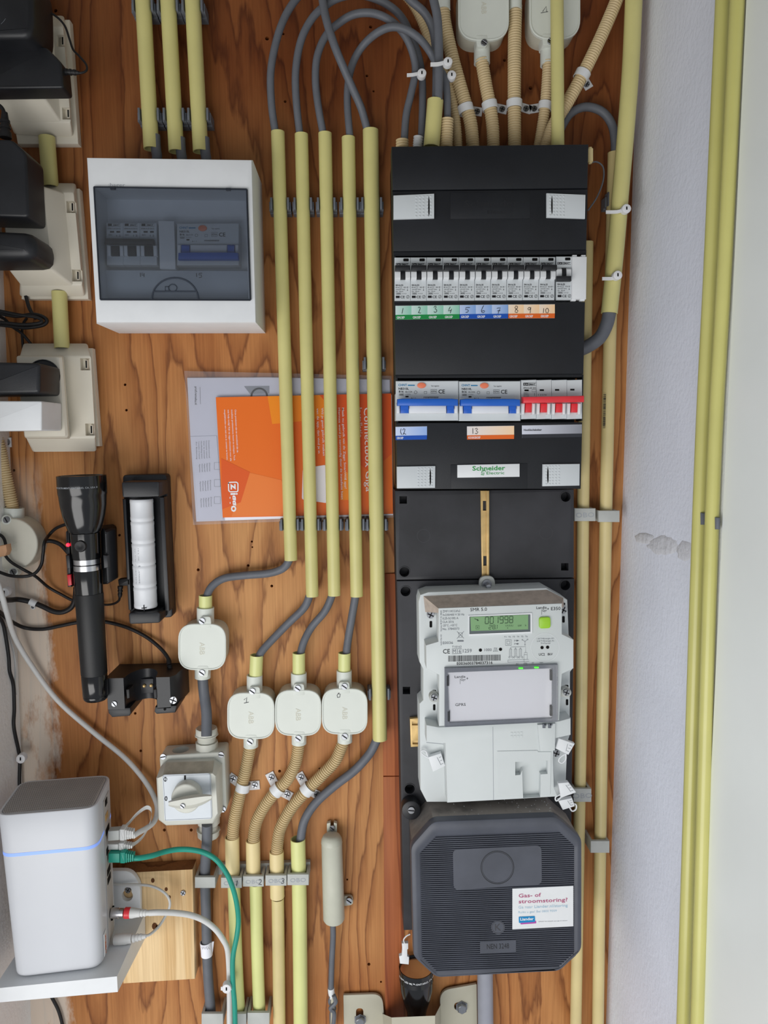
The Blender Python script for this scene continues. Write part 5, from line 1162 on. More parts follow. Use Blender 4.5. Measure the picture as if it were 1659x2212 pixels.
e = MB(); e.quad(rnd([(1124, 1990.6), (1158, 1989), (1158.6, 1994.6), (1124.4, 1997)], 1.5, 2), q); part('logo_shadow', e, ink('magenta_ink', (178, 80, 164)), stk, ang=-1)
e = MB(); e.quad(rnd([(1120.5, 1980.5), (1155.6, 1979), (1156, 1991.6), (1121, 1994)], 1.5, 2), q+.0002); part('logo_block', e, ink('logo_blue', (30, 134, 192)), stk, ang=-1)
e = MB(); e.text('Liander', 1124, 1988.6, q+.0004, 6, -2.4, 'L', 29, bold=.02); part('logo_word', e, M['inkw'], stk, ang=-1)
e = MB(); e.text('beheert het netwerk voor gas en stroom', 1163.6, 1991.6, q, 2, -2, 'L', 62); part('small_print', e, M['inkg'], stk, ang=-1)
cr_ = MB(); rng = random.Random(21); oz = [z for x, z in Q(O_, HG)]
(xa, za), (xb, zb_) = inset(Q(O_, HG), .0022)[:2]
for i in range(60):
    u = rng.random()**.6; hh = HQ+.004+rng.random()*.045; r = .0003+.0006*rng.random()
    p = Vector((xa+(xb-xa)*u, -hh, za+(zb_-za)*u+.0001)); cr_.add([p+Vector((-r, 0, 0)), p+Vector((r, -r*.6, 0)), p+Vector((0, r, 0)), p+Vector((0, 0, r*1.2))], [(0, 1, 3), (1, 2, 3), (2, 0, 3)])
part('plaster_crumbs', cr_, M['white'], gx, kind='stuff', ang=-1)
lg = part('mounting_lug', MB().qp(circ(888.5, 1751.5, 21, 20), HQ+.002, HQ+.016, .002), M['black'], gx)
screw(888.5, 1751, HQ+.016, HQ+.018, 7.5, gx, 5)

# ------------------------------------------------------------------ torch head, bracket, pipe at the bottom
A = W(899, 2088, .030); k = PX(899, 2088, .030); r = 37.5*k
t = thing('torch', 'short black torch standing lens up below the octagonal box', 'torch', (A.x, A.y, A.z-.085))
part('head', MB().lathe(A, (0, 0, -1), [(.004, r*.93), (0, r*.95), (0, r), (.010, r*1.0), (.0105, r*.98), (.016, r*1.0), (.0165, r*.975), (.03, r*.94), (.045, r*.80), (.058, r*.62), (.066, r*.55), (.095, r*.54)], 40), M['gloss'], t)
part('reflector', MB().lathe(A+Vector((0, 0, -.003)), (0, 0, -1), [(0, r*.92), (.0012, r*.5), (.0014, r*.05)], 36), M['silver'], t)
e = MB()
def ringtext(e, s, o, axis_up, rad, z, size, a0, a1):
    L_, T_ = spread(s, a0, a1)
    for a, vs, fs, m_ in L_:
        kk = min(size/.7, rad*(a1-a0)/T_)
        out = Vector((math.sin(a), -math.cos(a), 0)); tg = Vector((math.cos(a), math.sin(a), 0))
        Pp = Vector(o)+out*rad+Vector((0, 0, z))
        e.add([Pp+tg*((v[0]-m_)*kk)+Vector((0, 0, 1))*(v[1]*kk) for v in vs], fs)
ringtext(e, 'XL50\u2122 LED ML\u2122-ONTARIO, CA, USA', A, 1, r+.0003, -.0085, .0042, -1.35, 1.35)
part('lettering', e, M['inkw'], t, ang=-1)
t2 = thing('seal', 'white seal tag dangling beside the black octagonal box above the torch', 'seal', tuple(W(875, 2060, .07)), GE)
part('tag', MB().qp([(868, 2038), (882, 2038), (882, 2050), (880, 2052), (880, 2066), (884, 2068), (883, 2084), (864, 2082), (862, 2066), (868, 2064), (869, 2052)], .066, .071, .0008), M['white'], t2)
part('loop', MB().tube(path([(875, 2040), (872, 2030), (878, 2022), (886, 2018)], .07), 1.4*PX(875, 2040, .07), 8), M['white'], t2)
c = W(880, 2205, 0)
br = thing('wall_bracket', 'beige bent metal bracket bolted to the board at the bottom edge', 'bracket', (c.x, 0, c.z))
lw = part('wing', MB().qp(rnd([(741.5, 2150), (826, 2147), (838, 2290), (744, 2290)], [2, 22, 0, 0], 6), .003, .0065, .0008), M['beige'], br)
cut(lw, MB().prism(Q(rnd([(769, 2178), (785, 2178), (785, 2225), (769, 2225)], 7.5, 4), .0065), -.001, .02))
rw = part('wing', MB().qp(rnd([(950, 2140), (1030, 2126), (1032, 2290), (952, 2290)], [24, 2, 0, 0], 6), .003, .0065, .0008), M['beige'], br)
cut(rw, MB().prism(Q(rnd([(981, 2166), (1008, 2164), (1008, 2180), (981, 2182)], 7.5, 4), .0065), -.001, .02))
cb = MB(); cb.loft([[W(826, 2190, .0066), W(834, 2290, .0066), W(834, 2290, .0036), W(826, 2190, .0036)], [W(848, 2200, .058), W(850, 2330, .058), W(850, 2330, .0615), W(846, 2198, .0615)], [W(938, 2196, .058), W(938, 2330, .058), W(938, 2330, .0615), W(940, 2194, .0615)], [W(952, 2170, .0066), W(953, 2290, .0066), W(953, 2290, .0036), W(952, 2170, .0036)]])
part('crossbar', cb, M['beige'], br)
for x, y in ((778, 2202), (997, 2174)):
    part('bolt', MB().lathe(W(x, y, .0066), (0, -1, 0), [(0, .0085), (.0012, .0085), (.0012, .0066), (.006, .0066), (.0068, .0056)], 6), M['steel'], br)
one('grey_pipe', MB().tube([W(1047, 2040, .014), W(1048, 2130, .014), W(1050, 2290, .014)], 17*PX(1048, 2130, .014), 20), M['gpipe'], 'grey plastic pipe coming out under the octagonal box', 'pipe')

# ------------------------------------------------------------------ papers behind the conduits
c = W(625, 965, 0)
sv = one('plastic_sleeve', MB().qp([(398, 801), (422, 802), (600, 806), (846, 812), (850, 1118), (628, 1126), (417, 1134), (408, 960)], .0052, .0054), M['bag'], 'clear plastic sleeve over white papers tucked behind the conduits', 'sleeve')
pa = thing('white_manual', 'white printed manual inside the clear sleeve', 'booklet', (c.x, 0, c.z))
part('pages', MB().qp([(404, 816), (580, 815), (842, 820), (846, 1112), (620, 1120), (424, 1127), (412, 960)], .0008, .0036, .0003, 1), M['paper'], pa)
e = MB(); e.quad([(527, 834), (582, 833.5), (582, 850), (540, 851)], .0038); part('picture', e, M['inkl'], pa, ang=-1)
e = MB(); e.text('prof.remeha.nl', 421, 835, .0038, 4.6, 90, 'L', 39, bold=.012); e.line([(432, 836), (433, 873)], .0038, .6); e.line(circ(560, 856, 17, 24), .0039, 4, True); part('print', e, M['inkb'], pa, ang=-1)
lf = thing('leaflet', 'small white folded leaflet with tiny text inside the sleeve', 'leaflet', tuple(W(440, 1030, 0)))
part('sheet', MB().qp([(411, 943), (468, 941), (482, 1122), (430, 1126)], .0039, .0047, .0002, 1), M['paper'], lf)
e = MB(); rng = random.Random(2)
WD = ['Consult manual', 'Consulter manuel', 'Voir le manuel', 'Handleiding lezen', 'Consultar el manual', 'Zur Bedienung']
for r_, (yy, n) in enumerate(((951, 6), (1000, 5), (1037, 5), (1074, 5))):
    for i in range(n):
        e.text((WD[i] if r_ == 0 else ['Device', 'Apparatus', 'Appareil', 'Gerat', 'Aparato'][i]), 450-5.4*i+r_*1.6+(0 if r_ else 0), yy+i*.6, .0049, 2.6, 88, 'L', (38, 18, 22, 20)[r_])
    if r_: e.line(rect(463, yy-1, 476, yy+14), .0049, .7, True)
part('print', e, M['inkg'], lf, ang=-1)
bk = thing('orange_booklet', 'glossy orange booklet tucked behind the row of conduits', 'booklet', tuple(W(655, 985, 0)))
part('pages', MB().qp([(470, 862), (846, 853), (849, 1113), (486, 1124)], .0056, .0086), M['paper'], bk)
BQ = [(466, 858), (845, 850), (849, 1110), (481, 1118)]
part('cover', MB().qp(BQ, .0087, .0096, .0003, 1), M['orange'], bk)
h = .0098
for fq in ([(578, 856), (700, 853), (735, 895), (650, 910), (588, 916)], [(745, 1019), (770, 1025), (765, 1080), (735, 1080)]): part('amber_facet', MB().quad(fq, h), M['orange2'], bk, ang=-1)
for fq in ([(690, 853), (845, 850), (847, 980), (800, 1020), (760, 990), (726, 895)], [(478, 990), (540, 1020), (520, 1085), (480, 1100)]): part('red_facet', MB().quad(fq, h+.00005), M['orange3'], bk, ang=-1)
e = MB(); e.quad([(535, 1020), (608, 1037), (630, 1113), (500, 1116)], h); part('pale_facets', e, M['orange4'], bk, ang=-1)
e = MB(); q = h+.0003
e.text('Connectbox Giga', 786, 881, q, 13.5, 88.5, 'L', 183, bold=.004); e.text('Installatie', 772, 881, q, 10, 88.5, 'L', 64)
e.text('Maak nu gebruik van de Ziggo SmartWifi app!', 738.6, 881, q, 4.6, 88, 'L', 176, bold=.004); e.text('Hiermee word je eenvoudig door de installatie heen', 730.4, 881, q, 4.6, 88, 'L', 200, bold=.004)
part('title', e, M['inkw'], bk, ang=-1); e = MB(); e.text('Wil je geen gebruik maken', 694, 881, q, 4.6, 88, 'L', 104, bold=.004); e.text('van de app, dan vind je in', 684, 882, q, 4.6, 88, 'L', 98, bold=.004)
part('paragraph', e, M['inkw'], bk, ang=-1); e = MB()
for i, s in enumerate(('Onze producten zijn zo ontwikkeld dat de', 'installatie probleemloos hoort te verlopen. Toch', 'wat hulp nodig? Kijk op ziggo.nl/contact voor alle', 'mogelijkheden om met ons in contact te komen.')):
    e.text(s, 507-7.7*i, 885, q, 3.5, 87, 'L', (93, 110, 112, 110)[i])
part('paragraph', e, M['inkw'], bk, ang=-1); e = MB()
e.line(rnd([(493.5, 1042), (511, 1041.5), (514, 1044), (514, 1062), (497, 1062.5), (494, 1060)], 3, 3)+[(493.5, 1042)], q, 2.4); e.text('z', 498.5, 1045, q, 15, 88, 'L', 13, bold=.03); e.text('iggo', 498.5, 1065, q, 15.5, 88, 'L', 41, bold=.03)
part('logo', e, M['inkw'], bk, ang=-1)
part('white_tag', MB().qp(rnd([(654, 1012), (704, 1004), (707, 1087), (652, 1079)], 5), .0099, .0101), M['paper'], bk)
# ------------------------------------------------------------------ white breaker box with smoked window
HH = .083
c = W(375, 530, 0)
hb = thing('breaker_box', 'white breaker box with a smoked window beside the wall sockets', 'breaker box', (c.x, 0, c.z))
oq = Q([(185, 338), (545, 343), (554, 698), (206, 698)], HH); iq = Q([(206, 407), (530, 411), (537, 645), (219, 644)], HH)
m_ = MB()
R = [[(x, -.0004, z) for x, z in oq], [(x, -(HH-.004), z) for x, z in oq], [(x, -(HH-.001), z) for x, z in inset(oq, .0012)], [(x, -HH, z) for x, z in inset(oq, .004)], [(x, -HH, z) for x, z in iq], [(x, -.046, z) for x, z in iq]]
m_.loft(R); part('case', m_, M['white'], hb)
wq = [(203, 404), (533, 409), (541, 648), (217, 647)]
part('window', MB().qp(wq, HH+.0004, HH+.0024, .0006, 1), M['smoke'], hb)
rm = MB()
for a, b in zip(wq, wq[1:]+wq[:1]): rm.tube([W(*a, HH+.0024), W(*b, HH+.0024)], 1.9*PX(*a, HH), 6)
for x in (243, 493): rm.qp(rect(x-5, 404 if x < 300 else 406, x+5, 409 if x < 300 else 411), HH+.001, HH+.004)
part('window_rim', rm, ink('smoked_rim', (44, 48, 56), .3), hb)
hn = MB(); hn.tube([W(378+50*math.cos(a), 646-46*math.sin(a), HH+.003) for a in [math.pi*i/20 for i in range(21)]], 1.9*PX(378, 640, HH), 6); hn.tube([W(332, 629.5, HH+.003), W(424, 629.5, HH+.003)], 1.6*PX(378, 640, HH), 6)
hn.tube([W(373+9*math.cos(6.2832*i/16), 622+8*math.sin(6.2832*i/16), HH+.003) for i in range(17)], 1.2*PX(378, 640, HH), 6); hn.tube([W(x, y, HH+.003) for x, y in ((366, 619), (357, 619), (357, 628), (366, 628))], 1.2*PX(378, 640, HH), 6)
part('window_handle', hn, ink('handle_grey', (58, 64, 74), .3), hb)
part('module_cover', MB().qp([(212, 583), (536, 585), (537, 644), (220, 643)], .0465, .062, .001), M['greyp'], hb)
e = MB(); e.text(':hager', 234, 402.5, HH+.0002, 7.5, .8, 'L', 36); part('logo', e, M['inkl'], hb, ang=-1)
e = MB(); q = .0623
e.line([(303, 589), (303.5, 598)], q, 1.6); e.line([(307, 589), (306.5, 594.5), (312, 594)], q, 1.6); e.line([(311, 590), (311, 598.5)], q, 1.6)
e.line([(424.5, 590), (425, 598.5)], q, 1.6); e.line([(436.5, 590), (430, 590.5), (429.6, 594), (435, 594), (436, 598), (429.6, 600)], q, 1.6)
part('handwritten_number', e, M['pen'], hb, ang=-1)
h0, h1 = .0465, .064
t = thing('linked_breaker', 'three linked grey breakers behind the smoked window', 'circuit breaker', tuple(W(284, 526, h0)))
for i in range(3):
    xa = 229.5+36.3*i
    part('module', MB().qp([(xa, 481), (xa+36, 481.3), (xa+37, 572.5), (xa+.8, 572)], h0, h1, .0005, 1), M['greyp'], t)
    for p in (xa+1, xa+28): part('guard', MB().prism(Q([(p, 530), (p+8, 530), (p+9, 553), (p+1, 553)], h1+.005), h1, h1+.005, .0012), M['white'], t)
    part('lever', MB().qp([(xa+9.6, 531), (xa+27, 531), (xa+28, 552), (xa+10.6, 552)], h1, h1+.004, .0008), M['black'], t)
    e = MB(); q = h1+.0003; e.line(rect(xa+3, 483, xa+31, 488.5), q, .6, True); e.quad(rect(xa+3.6, 483.5, xa+12, 488), q); e.text('EMAT', xa+15, 487.8, q, 3.4, 0, 'L', 14, bold=.02)
    e.text('EMA16-B EA32', xa+3, 495.5, q, 3.4, 0, 'L', 28); e.quad(rect(xa+8, 499, xa+17, 502.6), q); e.quad(rect(xa+22, 499, xa+30, 502.6), q); e.text('400V', xa+4, 509, q, 3, 0, 'L', 9); e.text('1 2', xa+22, 511, q, 4, 0, 'L', 9)
    part('print', e, M['inkb'], t, ang=-1)
part('toggle_bar', MB().prism(Q([(227, 515), (332, 517), (333, 529), (226, 527)], h1+.008), h1+.0042, h1+.0105, .0015), M['black'], t)
part('blank_strip', MB().qp([(342, 477), (376, 477.5), (379, 581), (345, 580)], h0, h1+.002, .0006), M['white'], hb)
rcbo(382, 516, 482.5, 573, 'wide breaker with blue toggle down behind the smoked window', 'breaker behind the smoked window', h=h1, down=True, hb=h0)

# ------------------------------------------------------------------ wall sockets
GSo = 'cream double wall sockets'
def socket(label, B, Cc, FL, K0, K1, slots, wells):
    c = W(sum(p[0] for p in B)/4, sum(p[1] for p in B)/4, 0)
    t = thing('wall_socket', label, 'socket', (c.x, 0, c.z), GSo)
    rr = lambda q, h, r: [(x, -h, z) for x, z in rnd(Q(q, h), r, 4)]
    part('base_plate', MB().qp(B, .0004, .011, .001), M['socket'], t)
    hs = MB().loft([rr(Cc, .0112, .004), rr(Cc, .014, .004), [(x, -.0295, z) for x, z in rnd(Q(FL, .0295), .003, 4)], [(x, -.030, z) for x, z in inset(rnd(Q(FL, .0295), .003, 4), .0008)]])
    o = part('cover', hs, M['socket'], t)
    cc = MB()
    for x, y in slots: cc.prism(Q([(x-13, y-13), (x+8, y-13), (x+9, y+13), (x-12, y+13)], .03), .022, .035)
    cut(o, cc)
    for x, y in slots:
        s = MB(); s.qp([(x-3, y-10), (x+3, y-10), (x+3.6, y+10), (x-2.4, y+10)], .0222, .0262, .0006); z = part('cover_catch', s, M['socket'], t)
        s = MB(); s.quad([(x-1.5, y-8), (x+1.5, y-8), (x+2, y+8), (x-1, y+8)], .0265); part('slot', s, M['dark'], z, ang=-1)
    k = MB(); a = rnd(Q(K0, .0300), .003, 4); b = rnd(Q(K1, .0530), .004, 4)
    k.loft([[(x, -.0302, z) for x, z in a], [(x, -.0520, z) for x, z in b], [(x, -.0550, z) for x, z in inset(b, .0022)]])
    kp = part('socket_block', k, M['socket'], t)
    for x, y, r in wells: part('socket_well', MB().lathe(W(x, y, .0552), (0, -1, 0), [(0, r*PX(x, y, .055)), (.0016, r*PX(x, y, .055)), (.0016, (r-2)*PX(x, y, .055)), (.0003, (r-3)*PX(x, y, .055))], 28), M['black'], t)
socket('topmost cream wall socket, with two black adapters', [(-12, 42), (150, 42), (169, 311), (38, 311)], [(-26, 32), (139, 34), (158, 295), (30, 290)], [(-32, 56), (136, 56), (153, 266), (20, 264)], [(-32, 56), (114, 56), (131, 264), (20, 264)], [(-60, 34), (76, 34), (97, 214), (-10, 217)], [(135, 88), (147, 245)], [(43, 180, 29)])
socket('middle cream wall socket, with two bulky black adapters', [(62, 407), (171, 407), (191, 646), (46, 646)], [(54, 395), (164, 396), (184, 640), (42, 640)], [(46, 415), (159, 415), (178, 617), (44, 617)], [(46, 415), (138, 415), (157, 617), (44, 617)], [(0, 402), (98, 402), (119, 588), (20, 588)], [(156, 447), (168, 595)], [(70, 553, 30)])
socket('lowest cream wall socket, with a black and a white adapter', [(58, 750), (199, 752), (215, 964), (74, 968)], [(49, 742), (190, 742), (209, 975), (69, 976)], [(42, 768), (196, 768), (206, 948), (56, 948)], [(42, 768), (138, 768), (152, 948), (56, 948)], [(34, 768), (133, 768), (147, 946), (52, 947)], [(186, 787), (197, 928)], [(95, 812, 35), (100, 898, 28)])
HA = .0570
def adapter(label, px, h1, m='black', bev=.003, r=5, extra=None, group='adapters in the wall sockets'):
    c = W(sum(p[0] for p in px)/len(px), sum(p[1] for p in px)/len(px), HA)
    t = thing('power_adapter', label, 'adapter', tuple(c), group)
    part('housing', MB().qp(px, HA, h1, bev, 3, r, 3), M[m], t); return t
t = adapter('black round-edged adapter at the very top, above the cabled one', [(-70, -70), (64, -70), (70, -30), (72, 50), (64, 82), (-70, 84)], .108, 'black', .006, 16)
e = MB(); e.line([(2, 52), (8, 46), (12, 40)], .1083, 1); part('moulded_mark', e, M['inkg'], t, ang=-1)
t = adapter('black adapter with a thin cord coming out of its side', [(-60, 87), (68, 96), (100, 101), (132, 134), (137, 190), (-60, 193)], .082, 'black', .0025, 7)
part('seam', MB().line([(-60, 186), (134, 186)], .0823, .7), M['dark'], t, ang=-1)
rl = MB(); rl.lathe(W(138, 155, .072), W(166, 157, .072)-W(138, 155, .072), [(0, .0034), (.004, .0034), (.0042, .0028), (.006, .0028), (.0062, .0033), (.008, .0033), (.0082, .0027), (.010, .0027), (.0102, .003), (.0125, .003), (.0127, .0023), (.016, .0018)], 12); part('strain_relief', rl, M['rubber'], t)
cable([(164, 157, .072), (176, 157.5, .072), (187, 152, .070), (186, 139, .068), (172, 122, .064), (158, 107, .060), (150, 84, .057), (140, 56, .056), (122, 36, .058), (100, 24, .06), (72, 17, .064), (40, 12, .066)], 4.6, 'rubber', 'thin black cord looping from the top adapter across the socket', name='cord', cat='cord')
t = adapter('large black block adapter filling the upper half of the middle socket', [(-70, 300), (24, 300), (56, 330), (62, 470), (-70, 466)], .100, 'black', .003, 10)
t2 = MB(); t2.lathe(W(12, 298, .084), W(10, 246, .084)-W(12, 298, .084), [(0, .0062), (.006, .006), (.0064, .0048), (.009, .0047), (.0094, .0056), (.012, .0055), (.0124, .0044), (.015, .0043), (.0154, .005), (.018, .005), (.0184, .004), (.026, .003)], 14); part('strain_relief', t2, M['rubber'], t)
cable([(10.5, 252, .084), (6, 236, .084), (-6, 225, .084), (-30, 215, .084)], 8, 'rubber', 'black cord leaving the large block adapter upwards', name='cord', cat='cord')
adapter('rounded black adapter in the lower half of the middle socket', [(-90, 492), (72, 500), (76, 560), (-90, 562)], .108, 'black', .010, 26)
adapter('slim black adapter on the lowest socket', [(-70, 781), (86, 784), (86, 850), (-70, 853)], .110, 'black', .004, 9)
adapter('slim white adapter on the lowest socket', [(-70, 866), (90, 866.5), (90, 930), (-70, 932)], .110, 'white', .0015, 4)
# loose cords by the middle socket
GZ = 'black cords bundled below the middle socket'
cable([(56, 640, .014), (62, 662, .016), (70, 678, .018), (78, 689, .018)], 8, 'rubber', 'short black cord hanging out under the middle socket', None, GZ, 'cord', 'cord')
cable([(-30, 672, .02), (0, 677, .02), (36, 683, .02), (72, 679, .02), (94, 685, .02), (101, 694, .02), (90, 703, .021), (54, 708, .022), (20, 704, .022), (-30, 698, .022)], 8, 'rubber', 'black cord folded into a flat loop below the middle socket', None, GZ, 'cord', 'cord')
cable([(-30, 668, .026), (0, 672, .026), (40, 680, .027), (76, 685, .027), (90, 692, .027), (84, 698, .028), (50, 701, .028), (10, 697, .028), (-30, 692, .028)], 7, 'rubber', 'second black cord loop lying in front of the flat one', None, GZ, 'cord', 'cord')
cable([(-20, 676, .012), (8, 688, .012), (24, 704, .012), (47, 720, .012), (66, 742, .010), (76, 752, .008)], 6.5, 'rubber', 'black cord slanting down to the lowest socket', None, GZ, 'cord', 'cord')
cable([(58, 687, .013), (50, 700, .010), (47.5, 720, .006), (49, 742, .004), (50, 756, .004)], 5.5, 'rubber', 'black cord hanging straight down between the sockets', None, GZ, 'cord', 'cord')

# ------------------------------------------------------------------ round box with hose at the wall edge
t = thing('saddle_clamp', 'small white clamp with one screw beside the lowest socket', 'clamp', tuple(W(12, 955, 0)))
part('tab', MB().qp([(2, 945), (23, 945), (24, 966), (3, 967)], .0004, .003, .0005), M['white'], t); screw(13, 955.5, .003, .0055, 7.5, t, 40)
hose([(-14, 930, .017), (-2, 962, .017), (8, 1010, .017), (19, 1060, .017), (30, 1110, .017)], 27, .017, 'corrugated hose running down to the round box at the wall edge', None)
c = W(25, 1176, 0); t = thing('round_junction_box', 'aged round ivory junction box at the left wall edge', 'junction box', (c.x, 0, c.z))
part('body', MB().qp(circ(25, 1176, 58, 36), .0006, .026, .001), M['boxside'], t)
lid = MB(); lid.qp(circ(25, 1176, 56, 40), .0262, .031, .0018, 3); lp = part('lid', lid, plastic('aged_lid', (214, 211, 196), .5, .4, .05, 16), t)
e = MB(); e.text('ABB', 26, 1168, .0312, 11, 88, 'L', 24); part('embossed_mark', e, M['boxside'], lp, ang=-1)
part('spout', MB().hollow([W(31, 1097, .016), W(31, 1108, .016), W(31, 1126, .016)], 20*PX(31, 1100, .016), .0025, 20, .01), M['box'], t)
for x, y in ((13, 1123), (27.5, 1236)): part('screw_lug', MB().qp(circ(x, y, 11, 18), .020, .0315, .001), M['box'], t)
for x, y in ((13, 1123), (27.5, 1236)): screw(x, y, .0315, .034, 7, t, 60)
one('wooden_stick', MB().qp([(-40, 1188), (13, 1177), (15, 1191), (11, 1201), (-40, 1213)], .050, .062, .001), M['chip'], 'raw wooden stick end poking in over the round box', 'stick')

# ------------------------------------------------------------------ torch in its charging cradle
AX0, AX1 = W(176, 1027, .064), W(207, 1509, .064); ax = AX1-AX0; L = ax.length; k = PX(190, 1250, .062)
c = W(195, 1210, 0)
ch = thing('torch_cradle', 'black charging cradle holding the long torch, with red light', 'charger', (c.x, 0, c.z))
part('base', MB().qp(rnd([(152, 1149), (222, 1140), (230, 1146), (234, 1262), (156, 1268)], [4, 4, 5, 4, 4], 3), .0006, .038, .002), M['black'], ch)
part('left_arm', MB().qp([(141, 1150), (146, 1143), (149, 1146), (154, 1268), (145, 1269)], .034, .064, .002), M['black'], ch)
part('right_arm', MB().qp([(225, 1146), (231, 1150), (236, 1258), (230, 1263)], .034, .064, .002), M['black'], ch)
part('latch', MB().qp([(141, 1200), (150, 1199), (152, 1228), (144, 1229)], .0645, .070, .0015), M['black'], ch)
part('latch', MB().qp([(222, 1199), (232, 1200), (234, 1226), (224, 1228)], .0645, .072, .0015), M['black'], ch)
part('release_button', MB().qp([(144, 1242), (153, 1241), (155, 1264), (147, 1266)], .0642, .0675, .001), M['redbtn'], ch)
part('charge_light', MB().lathe(W(147, 1177, .064), (0, -1, 0), [(0, .0022), (.0012, .002), (.002, .0012)], 14), M['ledr'], ch)
t = thing('torch', 'long black torch with two silver rings, clipped in its cradle', 'torch', tuple(AX0))
s_ = lambda y: (y-1027)/482.0*L
def lat(pr): return MB().lathe(AX0, ax, [(s_(y), r*k) for y, r in pr], 44)
part('head', lat([(1029, 46), (1027, 48), (1027, 50), (1044, 50.2), (1066, 49.8), (1067, 49), (1090, 46.8), (1110, 43.5), (1128, 38.5), (1144, 33.5), (1147, 31)]), M['gloss'], t)
part('neck', lat([(1147, 30), (1148, 31), (1196, 30), (1202, 29)]), M['gloss'], t)
part('ring', lat([(1203, 26), (1203, 28), (1213.5, 28), (1213.5, 26)]), M['silver'], t, 'silver ring'); part('ring', lat([(1216, 26), (1216, 28), (1227, 28), (1227, 26)]), M['silver'], t, 'silver ring')
part('ring_groove', lat([(1202.5, 26.6), (1227.5, 26.6)]), M['gloss'], t)
part('barrel', lat([(1227.5, 29), (1229, 29.5), (1276, 29), (1277, 28.6)]), M['gloss'], t)
part('grip', lat([(1277.2, 29), (1279, 29.4), (1452, 27.6), (1454, 27)]), M['knurl'], t)
part('tail_cap', lat([(1454.2, 26.6), (1455, 27.2), (1500, 26.6), (1501, 25.8), (1503, 26.2), (1508, 25), (1511, 22)]), M['gloss'], t)
P = AX0+ax*((1172-1027)/482.0)+Vector((0, -29.5*k, 0))
part('button', MB().lathe(P, (0, -1, 0), [(-.003, 12.5*k), (.0015, 12.5*k), (.0028, 11*k), (.0028, 6*k), (.0022, 4*k)], 24), M['rubber'], t)
a_ = ax.normalized(); xx = Vector((0, 1, 0)).cross(a_).normalized(); 
if xx.x < 0: xx = -xx
e = MB(); s = 'MAG INSTRUMENT, ONTARIO, CA, USA \u00a9'; rad = 50.3*k+.0003
L_, T_ = spread(s, -1.02, .98)
for an, vs, fs, m0 in L_:
    kk = min(.0040/.7, rad*2.0/T_)
    out = xx*math.sin(an)+Vector((0, -1, 0))*math.cos(an); tg = xx*math.cos(an)+Vector((0, 1, 0))*math.sin(an)
    Pp = AX0+a_*s_(1052)+out*rad
    e.add([Pp+tg*((v[0]-m0)*kk)-a_*(v[1]*kk) for v in vs], fs)
part('lettering', e, M['inkl'], t, ang=-1)

# ------------------------------------------------------------------ battery holder
c = W(322, 1185, 0)
tr = thing('battery_charger', 'black upright battery charging tray beside the torch', 'charger', (c.x, 0, c.z))
part('base', MB().qp(rnd([(264, 1026), (360, 1024), (373, 1334), (281, 1338)], 9, 4), .0006, .018, .002), M['black'], tr)
part('end_block', MB().qp(rnd([(262, 1041), (344, 1040), (345, 1073), (264, 1075)], 5, 3), .0182, .056, .002), M['black'], tr)
part('end_block', MB().qp(rnd([(277, 1324), (346, 1322), (346, 1346), (279, 1349)], 6, 3), .0182, .052, .002), M['black'], tr)
part('side_wall', MB().qp([(344, 1074), (354, 1074), (366, 1320), (356, 1320)], .0182, .034, .0015), M['black'], tr)
part('side_wall', MB().qp([(264, 1078), (272, 1078), (284, 1318), (277, 1318)], .0182, .030, .0015), M['black'], tr)
B0, B1 = W(305.5, 1077, .0345), W(315.2, 1312, .0345); bx = B1-B0; BL = bx.length; kb = PX(310, 1200, .0345)
prof = []
for i in range(5):
    a, b = i/5, (i+1)/5
    prof += [(BL*(a+.004), 23.3*kb), (BL*(a+.012), 24.4*kb), (BL*(a+.035), 24.4*kb), (BL*(a+.04), 24.0*kb), (BL*(b-.04), 24.0*kb), (BL*(b-.035), 24.4*kb), (BL*(b-.012), 24.4*kb), (BL*(b-.004), 23.3*kb)]
t = thing('battery_stick', 'white stick of five joined battery cells in the black tray', 'battery', tuple(B0))
part('cells', MB().lathe(B0, bx, prof, 32), M['batt'], t)
h = .0345+24.4*kb+.0003
e = MB(); e.line([(305.5, 1314), (317, 1313)], h, 2); e.line([(310.6, 1307), (311.4, 1320)], h, 2); part('plus_mark', e, M['pen'], t, ang=-1)
e = MB(); e.text('ESRREE65742  6.0V  2.5Ah', 304, 1267, h-.0007, 3.4, -92, 'L', 88); e.text('ENERGIZER CHINA 12008', 297, 1262, h-.0022, 3.2, -92, 'L', 84); part('print', e, M['inkg'], t, ang=-1)
jk = MB(); jk.qp(rnd([(254, 1252), (269, 1250), (281, 1249), (282, 1265), (270, 1266), (256, 1266)], 2, 2), .020, .030, .0015)
t = thing('charging_plug', 'black angled charging plug pushed into the battery tray', 'plug', tuple(W(268, 1258, .025))); part('body', jk, M['rubber'], t)
part('strain_relief', MB().lathe(W(260, 1266, .025), W(259, 1292, .025)-W(260, 1266, .025), [(0, .0034), (.003, .0033), (.0032, .0026), (.005, .0026), (.0052, .0031), (.007, .003), (.0072, .0024), (.009, .0024), (.0092, .0028), (.011, .0027), (.014, .0019)], 12), M['rubber'], t)
def lw_(px, py, off=.0035, least=.006):       # height off the board where a cord of that radius lies on the left wall (or the board)
    lo, hi = 0.0, 0.3
    for _ in range(40):
        h = (lo+hi)/2; w = W(px, py, h)
        if w.x < wallx(cl, w.z)+off: lo = h
        else: hi = h
    return max(lo, least)
def LW(pts, off=.0035, least=.006): return [(x, y, lw_(x, y, off, least)) for x, y in pts]
GCd = 'black cords on the left part of the board'
def cord(pts, w, lab): return cable(pts, w, 'rubber', lab, None, GCd, 'cord', 'cord')
